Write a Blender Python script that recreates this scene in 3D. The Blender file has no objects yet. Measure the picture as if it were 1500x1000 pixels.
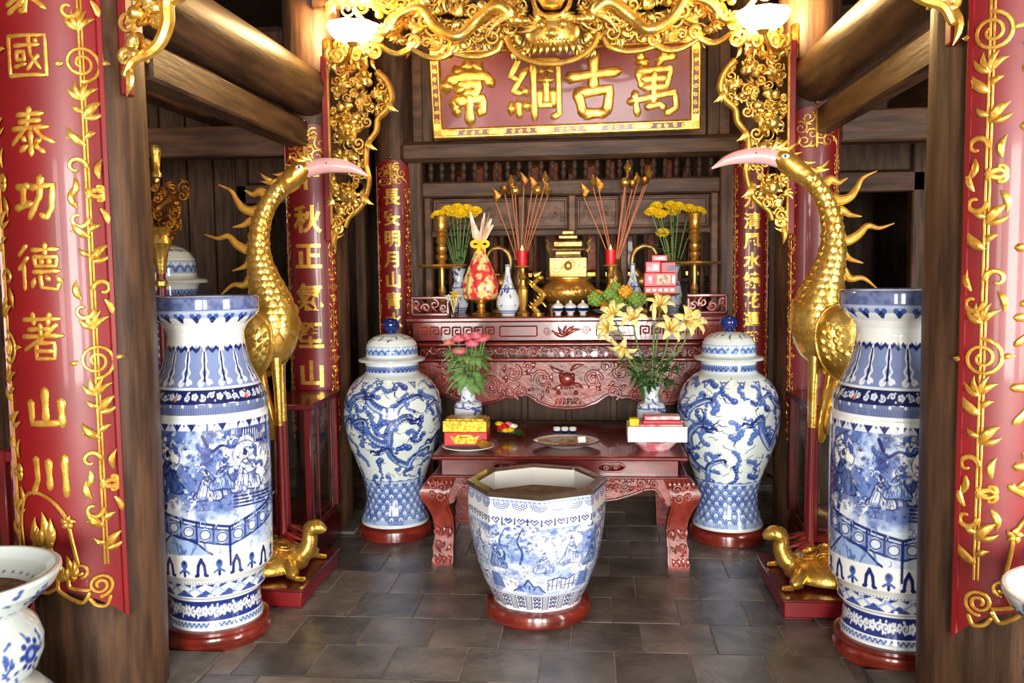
import bpy, bmesh, math, random
import numpy as np
from mathutils import Vector, Matrix
PI = math.pi
sc = bpy.context.scene
COL = sc.collection
random.seed(7)

# ---------------------------------------------------------------- camera
cam = bpy.data.cameras.new('camera')
cam.sensor_width = 36.0
cam.lens = 1300.0 / 1500.0 * 36.0
cam.clip_start = 0.05
camo = bpy.data.objects.new('camera', cam)
COL.objects.link(camo)
camo.location = (0.15, 0.0, 1.55)
camo.rotation_euler = (Matrix.Rotation(math.radians(5.1), 3, 'Z') @ Matrix.Rotation(math.radians(90 - 4.65), 3, 'X') @ Matrix.Rotation(math.radians(-.7), 3, 'Z')).to_euler()
sc.camera = camo

# ---------------------------------------------------------------- world, daylight, exposure
w = bpy.data.worlds.new('world')
sc.world = w
w.use_nodes = True
bg = w.node_tree.nodes['Background']
bg.inputs[0].default_value = (0.80, 0.88, 1.0, 1)
bg.inputs[1].default_value = 1.0
sc.view_settings.view_transform = 'Standard'
sc.view_settings.look = 'None'
sc.view_settings.gamma = 1.0
sc.view_settings.use_curve_mapping = False
sc.view_settings.exposure = 0.62


def area(name, loc, rot, sx, sy, power, col):
    l = bpy.data.lights.new(name, 'AREA')
    l.shape = 'RECTANGLE'
    l.size = sx
    l.size_y = sy
    l.energy = power
    l.color = col
    o = bpy.data.objects.new(name, l)
    COL.objects.link(o)
    o.location = loc
    o.rotation_euler = rot
    return o


DAY = (1.0, 0.955, 0.89)
# daylight entering by the front doorways behind the viewer and by the side door beyond the lily side
area('front_door_middle_offscreen', (0.35, -5.02, 1.55), (PI / 2, 0, 0), 1.7, 2.5, 480, DAY)
area('front_door_left_offscreen', (-2.3, -5.02, 1.55), (PI / 2, 0, 0), 0.9, 2.5, 110, DAY)
area('front_door_right_offscreen', (2.5, -5.02, 1.55), (PI / 2, 0, 0), 0.9, 2.5, 200, DAY)
area('side_door_right_offscreen', (3.24, 1.7, 1.45), (PI / 2, 0, PI / 2), 1.3, 2.3, 130, DAY)


# ---------------------------------------------------------------- mesh helpers
class G:
    def __init__(s):
        s.v = []
        s.f = []

    def add(s, vs, fs):
        o = len(s.v)
        s.v.extend([tuple(p) for p in vs])
        s.f.extend([tuple(i + o for i in f) for f in fs])
        return s

    def box(s, c, d, bev=0.0, rz=0.0, seg=1):
        bm = bmesh.new()
        bmesh.ops.create_cube(bm, size=1.0)
        for v in bm.verts:
            v.co = Vector((v.co.x * d[0], v.co.y * d[1], v.co.z * d[2]))
        if bev > 0:
            bmesh.ops.bevel(bm, geom=bm.edges[:], offset=min(bev, min(d) * .49), segments=seg, affect='EDGES', profile=.5)
        m = Matrix.Translation(c) @ Matrix.Rotation(rz, 4, 'Z')
        bm.verts.index_update()
        s.add([m @ v.co for v in bm.verts], [[v.index for v in f.verts] for f in bm.faces])
        bm.free()
        return s

    def lathe(s, prof, n=32, c=(0, 0, 0), mod=None, sy=1.0):
        vs = []
        for r, z in prof:
            for k in range(n):
                a = 2 * PI * k / n
                rr = r * (mod(a, z) if mod else 1)
                vs.append((c[0] + rr * math.sin(a), c[1] - rr * math.cos(a) * sy, c[2] + z))
        fs = []
        for i in range(len(prof) - 1):
            for k in range(n):
                a, b = i * n + k, i * n + (k + 1) % n
                fs.append((a, b, b + n, a + n))
        (ra, za), (rb, zb) = prof[0], prof[-1]
        if min(ra, rb) > 1e-6 and math.hypot(ra - rb, za - zb) < .5 * max(ra, rb):      # a ring: join its ends
            o = (len(prof) - 1) * n
            fs += [(o + k, o + (k + 1) % n, (k + 1) % n, k) for k in range(n)]
            return s.add(vs, fs)
        if prof[0][0] > 1e-6:
            fs.append(tuple(range(n))[::-1])
        if prof[-1][0] > 1e-6:
            fs.append(tuple((len(prof) - 1) * n + k for k in range(n)))
        return s.add(vs, fs)

    def tube(s, pts, rad, n=8, flat=1.0, ref=(0, -1, 0), cap=True):
        """tube along pts; rad number or list; flat scales the radius along ref"""
        P = [Vector(p) for p in pts]
        m = len(P)
        if not hasattr(rad, '__len__'):
            rad = [rad] * m
        vs = []
        ref = Vector(ref)
        for i in range(m):
            t = P[min(i + 1, m - 1)] - P[max(i - 1, 0)]
            if t.length < 1e-9:
                t = Vector((0, 0, 1))
            t.normalize()
            q = ref - t * ref.dot(t)
            if q.length < 1e-3:
                q = Vector((1, 0, .3)) - t * Vector((1, 0, .3)).dot(t)
            q.normalize()
            b = t.cross(q)
            for k in range(n):
                a = 2 * PI * k / n
                vs.append(P[i] + b * (math.cos(a) * rad[i]) + q * (math.sin(a) * rad[i] * flat))
        fs = []
        for i in range(m - 1):
            for k in range(n):
                a, b2 = i * n + k, i * n + (k + 1) % n
                fs.append((a, b2, b2 + n, a + n))
        if cap:
            fs.append(tuple(range(n))[::-1])
            fs.append(tuple((m - 1) * n + k for k in range(n)))
        return s.add(vs, fs)

    def ball(s, c, r, n=12, m=8):
        rx, ry, rz = (r, r, r) if not hasattr(r, '__len__') else r
        vs = [(c[0], c[1], c[2] - rz)]
        for i in range(1, m):
            p = PI * i / m
            for k in range(n):
                a = 2 * PI * k / n
                vs.append((c[0] + rx * math.sin(p) * math.cos(a), c[1] + ry * math.sin(p) * math.sin(a), c[2] - rz * math.cos(p)))
        vs.append((c[0], c[1], c[2] + rz))
        fs = [(0, 1 + (k + 1) % n, 1 + k) for k in range(n)]
        for i in range(m - 2):
            for k in range(n):
                a, b = 1 + i * n + k, 1 + i * n + (k + 1) % n
                fs.append((a, b, b + n, a + n))
        L = len(vs) - 1
        o = 1 + (m - 2) * n
        fs += [(o + k, o + (k + 1) % n, L) for k in range(n)]
        return s.add(vs, fs)

    def prism(s, out, y0, y1, bev=0.0):
        """outline in x,z extruded from y0 to y1 (y0 faces the viewer); bev insets the front edge"""
        n = len(out)
        if bev:
            cx = sum(p[0] for p in out) / n
            cz = sum(p[1] for p in out) / n
            inn = []
            for i in range(n):
                a, b, c = out[i - 1], out[i], out[(i + 1) % n]
                e1 = Vector((b[0] - a[0], b[1] - a[1]))
                e2 = Vector((c[0] - b[0], c[1] - b[1]))
                e1 = e1.normalized() if e1.length > 0 else e2.normalized()
                e2 = e2.normalized() if e2.length > 0 else e1
                nn = Vector((-(e1.y + e2.y), e1.x + e2.x))
                if nn.length > 1e-6:
                    nn.normalize()
                inn.append((b[0] + nn.x * bev, b[1] + nn.y * bev))
            area2 = sum(out[i - 1][0] * out[i][1] - out[i][0] * out[i - 1][1] for i in range(n))
            if area2 < 0:
                inn = [(2 * out[i][0] - inn[i][0], 2 * out[i][1] - inn[i][1]) for i in range(n)]
            vs = [(x, y0, z) for x, z in inn] + [(x, y0 + bev, z) for x, z in out] + [(x, y1, z) for x, z in out]
            k = 3
        else:
            vs = [(x, y0, z) for x, z in out] + [(x, y1, z) for x, z in out]
            k = 2
        fs = [tuple(range(n))]
        for j in range(k - 1):
            for i in range(n):
                i2 = (i + 1) % n
                fs.append((j * n + i2, j * n + i, (j + 1) * n + i, (j + 1) * n + i2))
        fs.append(tuple(range((k - 1) * n, k * n))[::-1])
        return s.add(vs, fs)

    def sheet(s, f, nu, nv, thick=0.0):
        """parametric sheet f(u,v)"""
        vs = [f(i / nu, j / nv) for j in range(nv + 1) for i in range(nu + 1)]
        fs = [(j * (nu + 1) + i, j * (nu + 1) + i + 1, (j + 1) * (nu + 1) + i + 1, (j + 1) * (nu + 1) + i) for j in range(nv) for i in range(nu)]
        return s.add(vs, fs)

    def map(s, fn, start=0):
        s.v[start:] = [tuple(fn(*p)) for p in s.v[start:]]
        return s

    def mesh(s, name, mat, smooth=True, ang=38):
        me = bpy.data.meshes.new(name)
        me.from_pydata(s.v, [], s.f)
        bm = bmesh.new()
        bm.from_mesh(me)
        bmesh.ops.recalc_face_normals(bm, faces=bm.faces[:])
        bm.to_mesh(me)
        bm.free()
        if smooth:
            me.polygons.foreach_set('use_smooth', [True] * len(me.polygons))
            me.set_sharp_from_angle(angle=math.radians(ang))
        if mat:
            me.materials.append(mat)
        return me

    def obj(s, name, mat, parent=None, loc=(0, 0, 0), rz=0.0, smooth=True, ang=38):
        return link(name, s.mesh(name, mat, smooth, ang), parent, loc, rz)


def link(name, me, parent=None, loc=(0, 0, 0), rz=0.0):
    o = bpy.data.objects.new(name, me)
    COL.objects.link(o)
    o.location = loc
    o.rotation_euler = (0, 0, rz)
    if parent:
        o.parent = parent
    return o


def tag(o, label=None, cat=None, group=None, kind=None):
    if label:
        o['label'] = label
    if cat:
        o['category'] = cat
    if group:
        o['group'] = group
    if kind:
        o['kind'] = kind
    return o


def thing(name, label, cat, loc=(0, 0, 0), rz=0.0, group=None):
    o = bpy.data.objects.new(name, None)
    o.empty_display_size = .05
    COL.objects.link(o)
    o.location = loc
    o.rotation_euler = (0, 0, rz)
    return tag(o, label, cat, group)


def struct(o, label):
    return tag(o, label, None, None, 'structure')


def spline(pts, n=8):
    """Catmull-Rom through pts (tuples of any length)"""
    P = [np.array(p, float) for p in pts]
    P = [2 * P[0] - P[1]] + P + [2 * P[-1] - P[-2]]
    out = []
    for i in range(1, len(P) - 2):
        for k in range(n):
            t = k / n
            a, b, c, d = P[i - 1], P[i], P[i + 1], P[i + 2]
            out.append(tuple(.5 * (2 * b + (c - a) * t + (2 * a - 5 * b + 4 * c - d) * t * t + (3 * b - a - 3 * c + d) * t ** 3)))
    out.append(tuple(P[-2]))
    return out


def lin(pts, n):
    """resample a polyline evenly to n points"""
    P = np.array(pts, float)
    d = np.r_[0, np.cumsum(np.linalg.norm(np.diff(P, axis=0), axis=1))]
    t = np.linspace(0, d[-1], n)
    return np.stack([np.interp(t, d, P[:, k]) for k in range(P.shape[1])], 1)


# ---------------------------------------------------------------- materials
def srgb(r, g, b):
    f = lambda c: (c / 255 / 12.92) if c / 255 <= .04045 else ((c / 255 + .055) / 1.055) ** 2.4
    return (f(r), f(g), f(b), 1)


def mat(name, c1, c2=None, rough=.5, metal=0.0, coat=0.0, scale=8.0, stretch=(1, 1, 1), bump=0.0, bscale=None, detail=5, lo=.35, hi=.65, rvar=0.0, spec=.5, trans=0.0, emit=None, estr=0, sss=0.0):
    m = bpy.data.materials.new(name)
    m.use_nodes = True
    nt = m.node_tree
    b = nt.nodes['Principled BSDF']
    b.inputs['Roughness'].default_value = rough
    b.inputs['Metallic'].default_value = metal
    b.inputs['Coat Weight'].default_value = coat
    b.inputs['Coat Roughness'].default_value = .06
    b.inputs['Specular IOR Level'].default_value = spec
    b.inputs['Transmission Weight'].default_value = trans
    b.inputs['Base Color'].default_value = c1
    if emit:
        b.inputs['Emission Color'].default_value = emit
        b.inputs['Emission Strength'].default_value = estr
    if c2 or bump or rvar:
        tc = nt.nodes.new('ShaderNodeTexCoord')
        mp = nt.nodes.new('ShaderNodeMapping')
        mp.inputs['Scale'].default_value = stretch
        nt.links.new(tc.outputs['Object'], mp.inputs[0])
        nz = nt.nodes.new('ShaderNodeTexNoise')
        nz.inputs['Scale'].default_value = scale
        nz.inputs['Detail'].default_value = detail
        nt.links.new(mp.outputs[0], nz.inputs['Vector'])
        if c2:
            rp = nt.nodes.new('ShaderNodeValToRGB')
            rp.color_ramp.elements[0].position = lo
            rp.color_ramp.elements[1].position = hi
            rp.color_ramp.elements[0].color = c1
            rp.color_ramp.elements[1].color = c2
            nt.links.new(nz.outputs['Fac'], rp.inputs[0])
            nt.links.new(rp.outputs[0], b.inputs['Base Color'])
        if rvar:
            mr = nt.nodes.new('ShaderNodeMapRange')
            mr.inputs['To Min'].default_value = max(0, rough - rvar)
            mr.inputs['To Max'].default_value = rough + rvar
            nt.links.new(nz.outputs['Fac'], mr.inputs[0])
            nt.links.new(mr.outputs[0], b.inputs['Roughness'])
        if bump:
            bz = nt.nodes.new('ShaderNodeTexNoise')
            bz.inputs['Scale'].default_value = bscale or scale
            bz.inputs['Detail'].default_value = detail
            nt.links.new(mp.outputs[0], bz.inputs['Vector'])
            bp = nt.nodes.new('ShaderNodeBump')
            bp.inputs['Strength'].default_value = bump
            bp.inputs['Distance'].default_value = .01
            nt.links.new(bz.outputs['Fac'], bp.inputs['Height'])
            nt.links.new(bp.outputs[0], b.inputs['Normal'])
    return m


def paintmat(name, rough=.12, coat=.5):
    m = bpy.data.materials.new(name)
    m.use_nodes = True
    nt = m.node_tree
    b = nt.nodes['Principled BSDF']
    b.inputs['Roughness'].default_value = rough
    b.inputs['Coat Weight'].default_value = coat
    b.inputs['Coat Roughness'].default_value = .05
    a = nt.nodes.new('ShaderNodeVertexColor')
    a.layer_name = 'paint'
    nt.links.new(a.outputs[0], b.inputs['Base Color'])
    return m


M = {}
M['lacquer'] = mat('red_lacquer', srgb(124, 12, 18), srgb(106, 8, 14), rough=.4, coat=.16, scale=3, rvar=.05)
M['lacquer_dark'] = mat('dark_red_lacquer', srgb(98, 14, 18), srgb(78, 9, 13), rough=.32, coat=.4, scale=5)
M['gold'] = mat('gilding', srgb(240, 204, 112), srgb(206, 158, 64), rough=.27, metal=.85, scale=14, bump=.25, bscale=45, rvar=.08)
M['gold_paint'] = mat('gold_paint', srgb(230, 182, 84), srgb(196, 140, 52), rough=.3, metal=.7, scale=22, bump=.15, bscale=60)
M['gold_bright'] = M['gold_paint']
M['gold_old'] = mat('aged_gilding', srgb(178, 122, 44), srgb(96, 50, 22), rough=.36, metal=.8, scale=20, bump=.4, bscale=60)
M['brass'] = mat('brass', srgb(236, 192, 104), srgb(206, 154, 66), rough=.3, metal=.85, scale=9)
M['bronze'] = mat('bronze', srgb(176, 142, 86), srgb(120, 92, 52), rough=.36, metal=.75, scale=20, bump=.3, bscale=50)
M['wood'] = mat('aged_timber', srgb(92, 65, 46), srgb(54, 38, 27), rough=.5, scale=5, stretch=(5, 5, .6), bump=.3, bscale=9, rvar=.1, spec=.28)
M['wood_y'] = mat('aged_timber_lengthwise', srgb(92, 65, 46), srgb(54, 38, 27), rough=.5, scale=5, stretch=(5, .6, 5), bump=.25, bscale=9, spec=.28)
M['wood_x'] = mat('aged_timber_crosswise', srgb(92, 65, 46), srgb(54, 38, 27), rough=.5, scale=5, stretch=(.6, 5, 5), bump=.25, bscale=9, spec=.28)
M['wood_dark'] = mat('dark_timber', srgb(92, 65, 46), srgb(54, 38, 27), rough=.55, scale=6, stretch=(5, 5, .6), bump=.25, bscale=9, spec=.28)
M['panelwood'] = mat('panel_wood', srgb(112, 78, 56), srgb(76, 52, 38), rough=.45, scale=5, stretch=(1.2, 5, 4), bump=.2, bscale=16, spec=.28)
M['rosewood'] = mat('red_rosewood', srgb(124, 38, 31), srgb(90, 24, 20), rough=.24, coat=.5, scale=8, stretch=(1, 3, 3), rvar=.05)
M['rosewood_carved'] = mat('carved_red_rosewood', srgb(148, 56, 42), srgb(106, 34, 26), rough=.32, coat=.35, scale=12, bump=.25, bscale=40)
M['stand'] = mat('stand_wood', srgb(128, 42, 28), srgb(84, 24, 18), rough=.2, coat=.5, scale=6, stretch=(1, 1, 4))
M['porcelain'] = paintmat('painted_porcelain')
M['white'] = mat('white_porcelain', srgb(226, 228, 222), rough=.15, coat=.4)
M['cobalt'] = mat('cobalt_glaze', srgb(24, 48, 120), srgb(14, 30, 86), rough=.12, coat=.6, scale=12)
M['stone'] = mat('column_base_stone', srgb(118, 112, 104), srgb(88, 84, 78), rough=.7, scale=14, bump=.3)
M['mortar'] = mat('mortar', srgb(158, 148, 134), srgb(124, 116, 106), rough=.85, scale=20, bump=.3)
M['plaster'] = mat('old_plaster', srgb(120, 108, 92), srgb(96, 84, 70), rough=.8, scale=4)
M['leaf'] = mat('leaf_green', srgb(64, 110, 48), srgb(36, 78, 34), rough=.5, scale=20)
M['leaf_pale'] = mat('rose_leaf_green', srgb(146, 180, 108), srgb(100, 142, 76), rough=.5, scale=20)
M['stem'] = mat('stem_green', srgb(96, 130, 60), rough=.6)
M['rose'] = mat('pink_petal', srgb(236, 132, 150), srgb(216, 92, 116), rough=.6, scale=25)
M['peach'] = mat('peach_petal', srgb(226, 150, 120), srgb(206, 120, 96), rough=.6, scale=25)
M['lily'] = mat('lily_petal', srgb(246, 236, 164), srgb(238, 222, 130), rough=.55, scale=12)
M['yellow'] = mat('yellow_petal', srgb(246, 212, 26), srgb(228, 180, 16), rough=.6, scale=25)
M['whitep'] = mat('white_petal', srgb(240, 240, 226), rough=.6)
M['paper'] = mat('white_card', srgb(240, 234, 232), rough=.6)
M['pink'] = mat('pink_print', srgb(232, 120, 138), srgb(246, 214, 216), rough=.5, scale=16, lo=.42, hi=.58)
M['redbox'] = mat('red_print', srgb(206, 34, 42), srgb(184, 24, 34), rough=.4, scale=9)
M['goldbox'] = mat('gold_print', srgb(240, 206, 60), srgb(184, 130, 24), rough=.3, metal=.45, scale=60, lo=.45, hi=.6, detail=2)
M['beak'] = mat('pink_beak_paint', srgb(214, 168, 166), srgb(196, 146, 146), rough=.35, coat=.3, scale=7)
M['wax'] = mat('red_wax', srgb(206, 20, 30), rough=.4)
M['flame'] = mat('candle_glow', srgb(255, 220, 140), rough=.5, emit=srgb(255, 190, 90), estr=3.0)
M['ash'] = mat('incense_ash', srgb(128, 100, 72), srgb(96, 70, 48), rough=.9, scale=30, bump=.4)
M['cabbage'] = mat('green_fruit', srgb(146, 176, 66), srgb(104, 142, 52), rough=.45, scale=18, bump=.3)
M['marigold'] = mat('orange_yellow_fruit', srgb(234, 178, 40), srgb(214, 146, 30), rough=.45, scale=18)
M['eye'] = mat('eye_glaze', srgb(200, 214, 206), rough=.2)
M['pupil'] = mat('pupil', srgb(30, 60, 66), rough=.2)
M['stick'] = mat('incense_stick', srgb(186, 106, 60), rough=.6)
M['brownlip'] = mat('brown_glazed_lip', srgb(88, 72, 56), srgb(62, 50, 40), rough=.25, coat=.4, scale=9)
M['signred'] = mat('sign_board_red', srgb(138, 40, 40), srgb(116, 30, 32), rough=.45, coat=.12, scale=3)
M['lampglass'] = mat('lit_lamp_glass', srgb(255, 236, 190), rough=.4, emit=srgb(255, 214, 140), estr=14.0)
M['tablet_red'] = mat('mottled_red_tablet', srgb(150, 28, 16), srgb(206, 104, 30), rough=.45, scale=22)  # slab colour of the chamber tablets, red mottled with orange
gl = mat('cabinet_glass', (1, 1, 1, 1), rough=.02, trans=1.0)
gl.node_tree.nodes['Principled BSDF'].inputs['IOR'].default_value = 1.25
M['glass'] = gl


def floor_material():
    m = mat('floor_tile', srgb(126, 122, 117), srgb(86, 84, 82), rough=.27, scale=5, bump=.25, bscale=26, rvar=.12, detail=7)
    nt = m.node_tree
    b = nt.nodes['Principled BSDF']
    rp = [n for n in nt.nodes if n.type == 'VALTORGB'][0]
    oi = nt.nodes.new('ShaderNodeObjectInfo')
    tint = nt.nodes.new('ShaderNodeValToRGB')
    e = tint.color_ramp.elements
    e[0].color = (.62, .62, .64, 1)
    e[1].color = (1.25, 1.16, 1.06, 1)
    nt.links.new(oi.outputs['Random'], tint.inputs[0])
    mx = nt.nodes.new('ShaderNodeMix')
    mx.data_type = 'RGBA'
    mx.blend_type = 'MULTIPLY'
    mx.inputs[0].default_value = 1
    nt.links.new(rp.outputs[0], mx.inputs[6])
    nt.links.new(tint.outputs[0], mx.inputs[7])
    nt.links.new(mx.outputs[2], b.inputs['Base Color'])
    # shift the grain from tile to tile
    mp = [n for n in nt.nodes if n.type == 'MAPPING'][0]
    cb = nt.nodes.new('ShaderNodeCombineXYZ')
    ml = nt.nodes.new('ShaderNodeMath')
    ml.operation = 'MULTIPLY'
    ml.inputs[1].default_value = 40
    nt.links.new(oi.outputs['Random'], ml.inputs[0])
    nt.links.new(ml.outputs[0], cb.inputs[0])
    nt.links.new(ml.outputs[0], cb.inputs[1])
    nt.links.new(cb.outputs[0], mp.inputs['Location'])
    return m


M['tile'] = floor_material()

# ---------------------------------------------------------------- the hall: floor, walls, ceiling
fl = G().box((0, 1.55, -.0535), (6.6, 13.5, .1)).obj('floor', M['mortar'], smooth=False)
struct(fl, 'grey square-tiled floor in running bond with pale joints')
T = .297
tile_me = G().box((0, 0, -.012), (T - .0055, T - .0055, .024), .0015).mesh('tile', M['tile'], False)
half_me = G().box((0, 0, -.012), (T / 2 - .006, T - .006, .024), .003).mesh('tile', M['tile'], False)
rng = random.Random(3)
Y0 = 3.803 - 6 * T           # a joint row passes Y = 3.803
for r in range(0, 14):
    off = (.238, .06)[r % 2]
    for c in range(-9, 9):
        x = off + c * T
        if abs(x) > 2.35:
            continue
        t = link('tile', tile_me, fl, (x + T / 2, Y0 + (r + .5) * T, rng.uniform(-.0015, .0015)))

wl = G().box((-3.25, 4.97, 1.85), (.1, 6.54, 3.9)).obj('wall_left', M['wood_dark'], smooth=False)
struct(wl, 'dark timber side wall of the left aisle')
wr = G().box((3.25, 5.52, 1.85), (.1, 5.44, 3.9)).obj('wall_right', M['wood_dark'], smooth=False)
struct(wr, 'dark timber side wall of the right aisle')
for sx, nm in ((-1, 'wall_left_front'), (1, 'wall_right_front')):
    e = 1.7 if sx < 0 else 1.0
    g = G().box((sx * 3.25, (-5.1 + e) / 2, 1.85), (.1, e + 5.1, 3.9))
    e2 = 1.7 if sx < 0 else 2.4
    if sx > 0:
        g.box((3.25, 2.6, 1.85), (.1, .42, 3.9))
    if sx > 0:
        g.box((sx * 3.25, (e + e2) / 2, 3.2), (.1, e2 - e, 1.2))
    struct(g.obj(nm, M['plaster'], smooth=False), 'plastered side wall near the entrance' + (' with a doorway' if sx > 0 else ''))
g = G()
for x0, x1 in ((-3.3, -2.8), (-1.8, -.55), (1.25, 2.0), (3.0, 3.3)):
    g.box(((x0 + x1) / 2, -5.15, 1.85), (x1 - x0, .1, 3.9))
g.box((0, -5.15, 3.35), (6.6, .1, .9))
struct(g.obj('wall_front', M['plaster'], smooth=False), 'entrance wall with three doorways')
g = G().box((0, 8.2, 1.85), (6.6, .1, 3.9))
struct(g.obj('wall_chamber', M['wood_dark'], smooth=False), 'dark end wall of the inner chamber')
cl = G().box((0, 1.5, 3.85), (6.6, 13.6, .1)).obj('ceiling', M['wood_dark'], smooth=False)
struct(cl, 'dark boarded ceiling under the roof')

# ---------------------------------------------------------------- columns and beams
COLS = []


def column(x, y, r, h, lab, name='column'):
    t = thing(name, lab, 'column', (x, y, 0), 0, 'timber columns')
    prof = [(r * .97, .018), (r, .5), (r * 1.02, 1.4), (r, 2.4), (r * .93, h)]
    G().lathe(prof, 40).obj('shaft', M['wood'], t)
    G().box((0, 0, .009), (r * 2.8, r * 2.8, .018), .006).obj('stone_base', M['stone'], t)
    return t


column(-1.66, 3.06, .225, 3.8, 'big dark timber column carrying the wide red couplet board beside the weapon rack')
column(1.49, 3.06, .225, 3.8, 'big dark timber column half hiding the man-high vase with the seated sage')
column(-1.49, 5.27, .175, 3.8, 'timber column behind the crane that looks over the pink rose vase')
column(1.39, 5.27, .175, 3.8, 'timber column behind the crane that looks over the lily vase')
column(-1.27, 6.46, .14, 3.8, 'slim timber column by the altar carrying the narrow couplet of the bright moon')
column(1.27, 6.46, .14, 3.8, 'slim timber column by the altar carrying the narrow couplet of clear water')


def beam(name, a, b, r, lab, m='wood_y', sq=False):
    t = thing(name, lab, 'beam', a, 0, 'timber beams')
    d = Vector(b) - Vector(a)
    if sq:
        c = d / 2
        G().box(c, (abs(d.x) + r * 2 if abs(d.x) < .01 else abs(d.x), abs(d.y) if abs(d.y) > .01 else r * 2, r * 2.4), .012).obj('timber', M[m], t)
    else:
        G().tube([d * (i / 8) for i in range(9)], [r * (1 + .04 * math.sin(i / 8 * PI)) for i in range(9)], 24).obj('timber', M[m], t)
    return t


for sx, cx1, cx2, nm in ((-1, -1.60, -1.47, 'rose'), (1, 1.47, 1.39, 'lily')):
    beam('tie_beam', (cx1 - .02 * sx, 3.24, 2.62), (cx2, 5.11, 2.58), .135, 'round tie beam lit warm by the wall lamp above the %s side' % nm)
    beam('tie_beam', (cx1, 3.24, 2.34), (cx2, 5.11, 2.345), .06, 'thin lower tie beam hung beneath the round beam on the %s side' % nm, sq=True)
    beam('cross_beam', (cx2 + sx * .16, 5.27, 2.33), (sx * 3.2, 5.27, 2.33), .075, 'dark cross beam running out to the wall on the %s side' % nm, 'wood_x', True)
    beam('cross_beam', (cx2 + sx * .16, 5.27, 2.78), (sx * 3.2, 5.27, 2.78), .06, 'upper dark cross beam running out to the wall on the %s side' % nm, 'wood_x', True)
    beam('roof_beam', (sx * 2.3, 3.0, 2.62), (sx * 2.3, 6.4, 2.62), .11, 'roof beam of the aisle on the %s side' % nm)
    beam('cross_beam', (cx1 + sx * .2, 4.2, 2.78), (sx * 3.2, 4.2, 2.60), .07, 'slanted aisle beam under the roof on the %s side' % nm, 'wood_x')
    # aisle end wall of planks with a dark doorway
    g = G()
    wa = G().box((sx * 2.85, 6.46, 1.6), (.8, .06, 3.2)).obj('wall_aisle_' + nm, M['wood_dark'], smooth=False)
    struct(wa, 'plank end wall of the side aisle')
    x0 = sx * 1.42
    for k in range(4):
        xx = sx * (2.52 + k * .2)
        G().box((xx, 6.415, 1.5), (.19, .03, 2.9), .006).obj('plank', M['wood_dark'], wa)
    G().box((sx * 2.40, 6.42, 1.2), (.09, .1, 2.4), .01).obj('door_jamb', M['wood'], wa)
    G().box((sx * 1.52, 6.42, 1.2), (.08, .1, 2.4), .01).obj('door_jamb', M['wood'], wa)
    G().box((sx * 1.95, 6.42, 2.12), (.98, .1, .14), .01).obj('door_head', M['wood_x'], wa)
    G().box((sx * 1.95, 6.46, 2.75), (1.0, .06, 1.1), .01).obj('plank', M['wood_dark'], wa)

# ---------------------------------------------------------------- carved ornament helpers (flat x,z plane, y is depth towards the viewer when negative)
def spiral(cx, cz, r0, turns, a0, s=1, n=22, r1=.15):
    out = []
    for i in range(n):
        t = i / (n - 1)
        r = r0 * (1 - t * (1 - r1))
        a = a0 + s * turns * 2 * PI * t
        out.append((cx + r * math.cos(a), cz + r * math.sin(a)))
    return out


def ribbon(g, pts, w0, w1=None, y=0.0, flat=.6, n=6, bow=0.0, taper=False):
    """raised strand along 2-D points"""
    w1 = w0 if w1 is None else w1
    m = len(pts)
    P, R = [], []
    for i, p in enumerate(pts):
        t = i / max(1, m - 1)
        P.append((p[0], y - bow * math.sin(t * PI), p[1]))
        r = w0 + (w1 - w0) * t
        if taper:
            r *= .15 + .85 * math.sin(min(1, .12 + t * .9) * PI) ** .7
        R.append(r)
    a, b = Vector(P[0]), Vector(P[-1])
    P = [tuple(a - (Vector(P[1]) - a).normalized() * R[0] * .6)] + P + [tuple(b + (b - Vector(P[-2])).normalized() * R[-1] * .6)]
    R = [R[0] * .35] + R + [R[-1] * .35]
    g.tube(P, R, n, flat)


def leaf(g, p, q, w, y=0.0, flat=.45, curve=.15):
    d = (q[0] - p[0], q[1] - p[1])
    nn = (-d[1], d[0])
    pts = [(p[0] + d[0] * t + nn[0] * curve * math.sin(t * PI), p[1] + d[1] * t + nn[1] * curve * math.sin(t * PI)) for t in (0, .15, .3, .5, .7, .85, 1)]
    P = [(a, y - w * .3 * math.sin(i / 6 * PI), b) for i, (a, b) in enumerate(pts)]
    R = [w * k for k in (.3, .7, .95, 1, .75, .42, .08)]
    g.tube(P, R, 6, flat)


def glyph(g, strokes, x, z, size, wd, y=0.0, flat=.5, sx=1.0):
    for st in strokes:
        pts = [(x + (a - 5) / 10 * size * sx, z + (b - 5) / 10 * size) for a, b in st]
        k = len(pts)
        if k == 2:
            L = math.hypot(pts[1][0] - pts[0][0], pts[1][1] - pts[0][1])
            q = lin(pts, 7)
            prof = [.95, 1.05, .9, .8, .85, 1.0, .75] if L > size * .22 else [.55, .8, 1.05, 1.15, 1.1, .85, .55]
        else:
            q = []
            for i in range(k - 1):
                seg = lin(pts[i:i + 2], 6)
                q += list(seg if i == k - 2 else seg[:-1])
            n = len(q)
            prof = [.95 - .15 * math.sin(i / (n - 1) * PI) + (.1 if i == 0 else 0) for i in range(n)]
            prof[-1] = .7
        P = [(a, y, b) for a, b in q]
        R = [wd * p for p in prof]
        a, b = Vector(P[0]), Vector(P[-1])
        P = [tuple(a - (Vector(P[1]) - a).normalized() * R[0] * .7)] + P + [tuple(b + (b - Vector(P[-2])).normalized() * R[-1] * .7)]
        R = [R[0] * .3] + R + [R[-1] * .3]
        g.tube(P, R, 8, flat)


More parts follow.
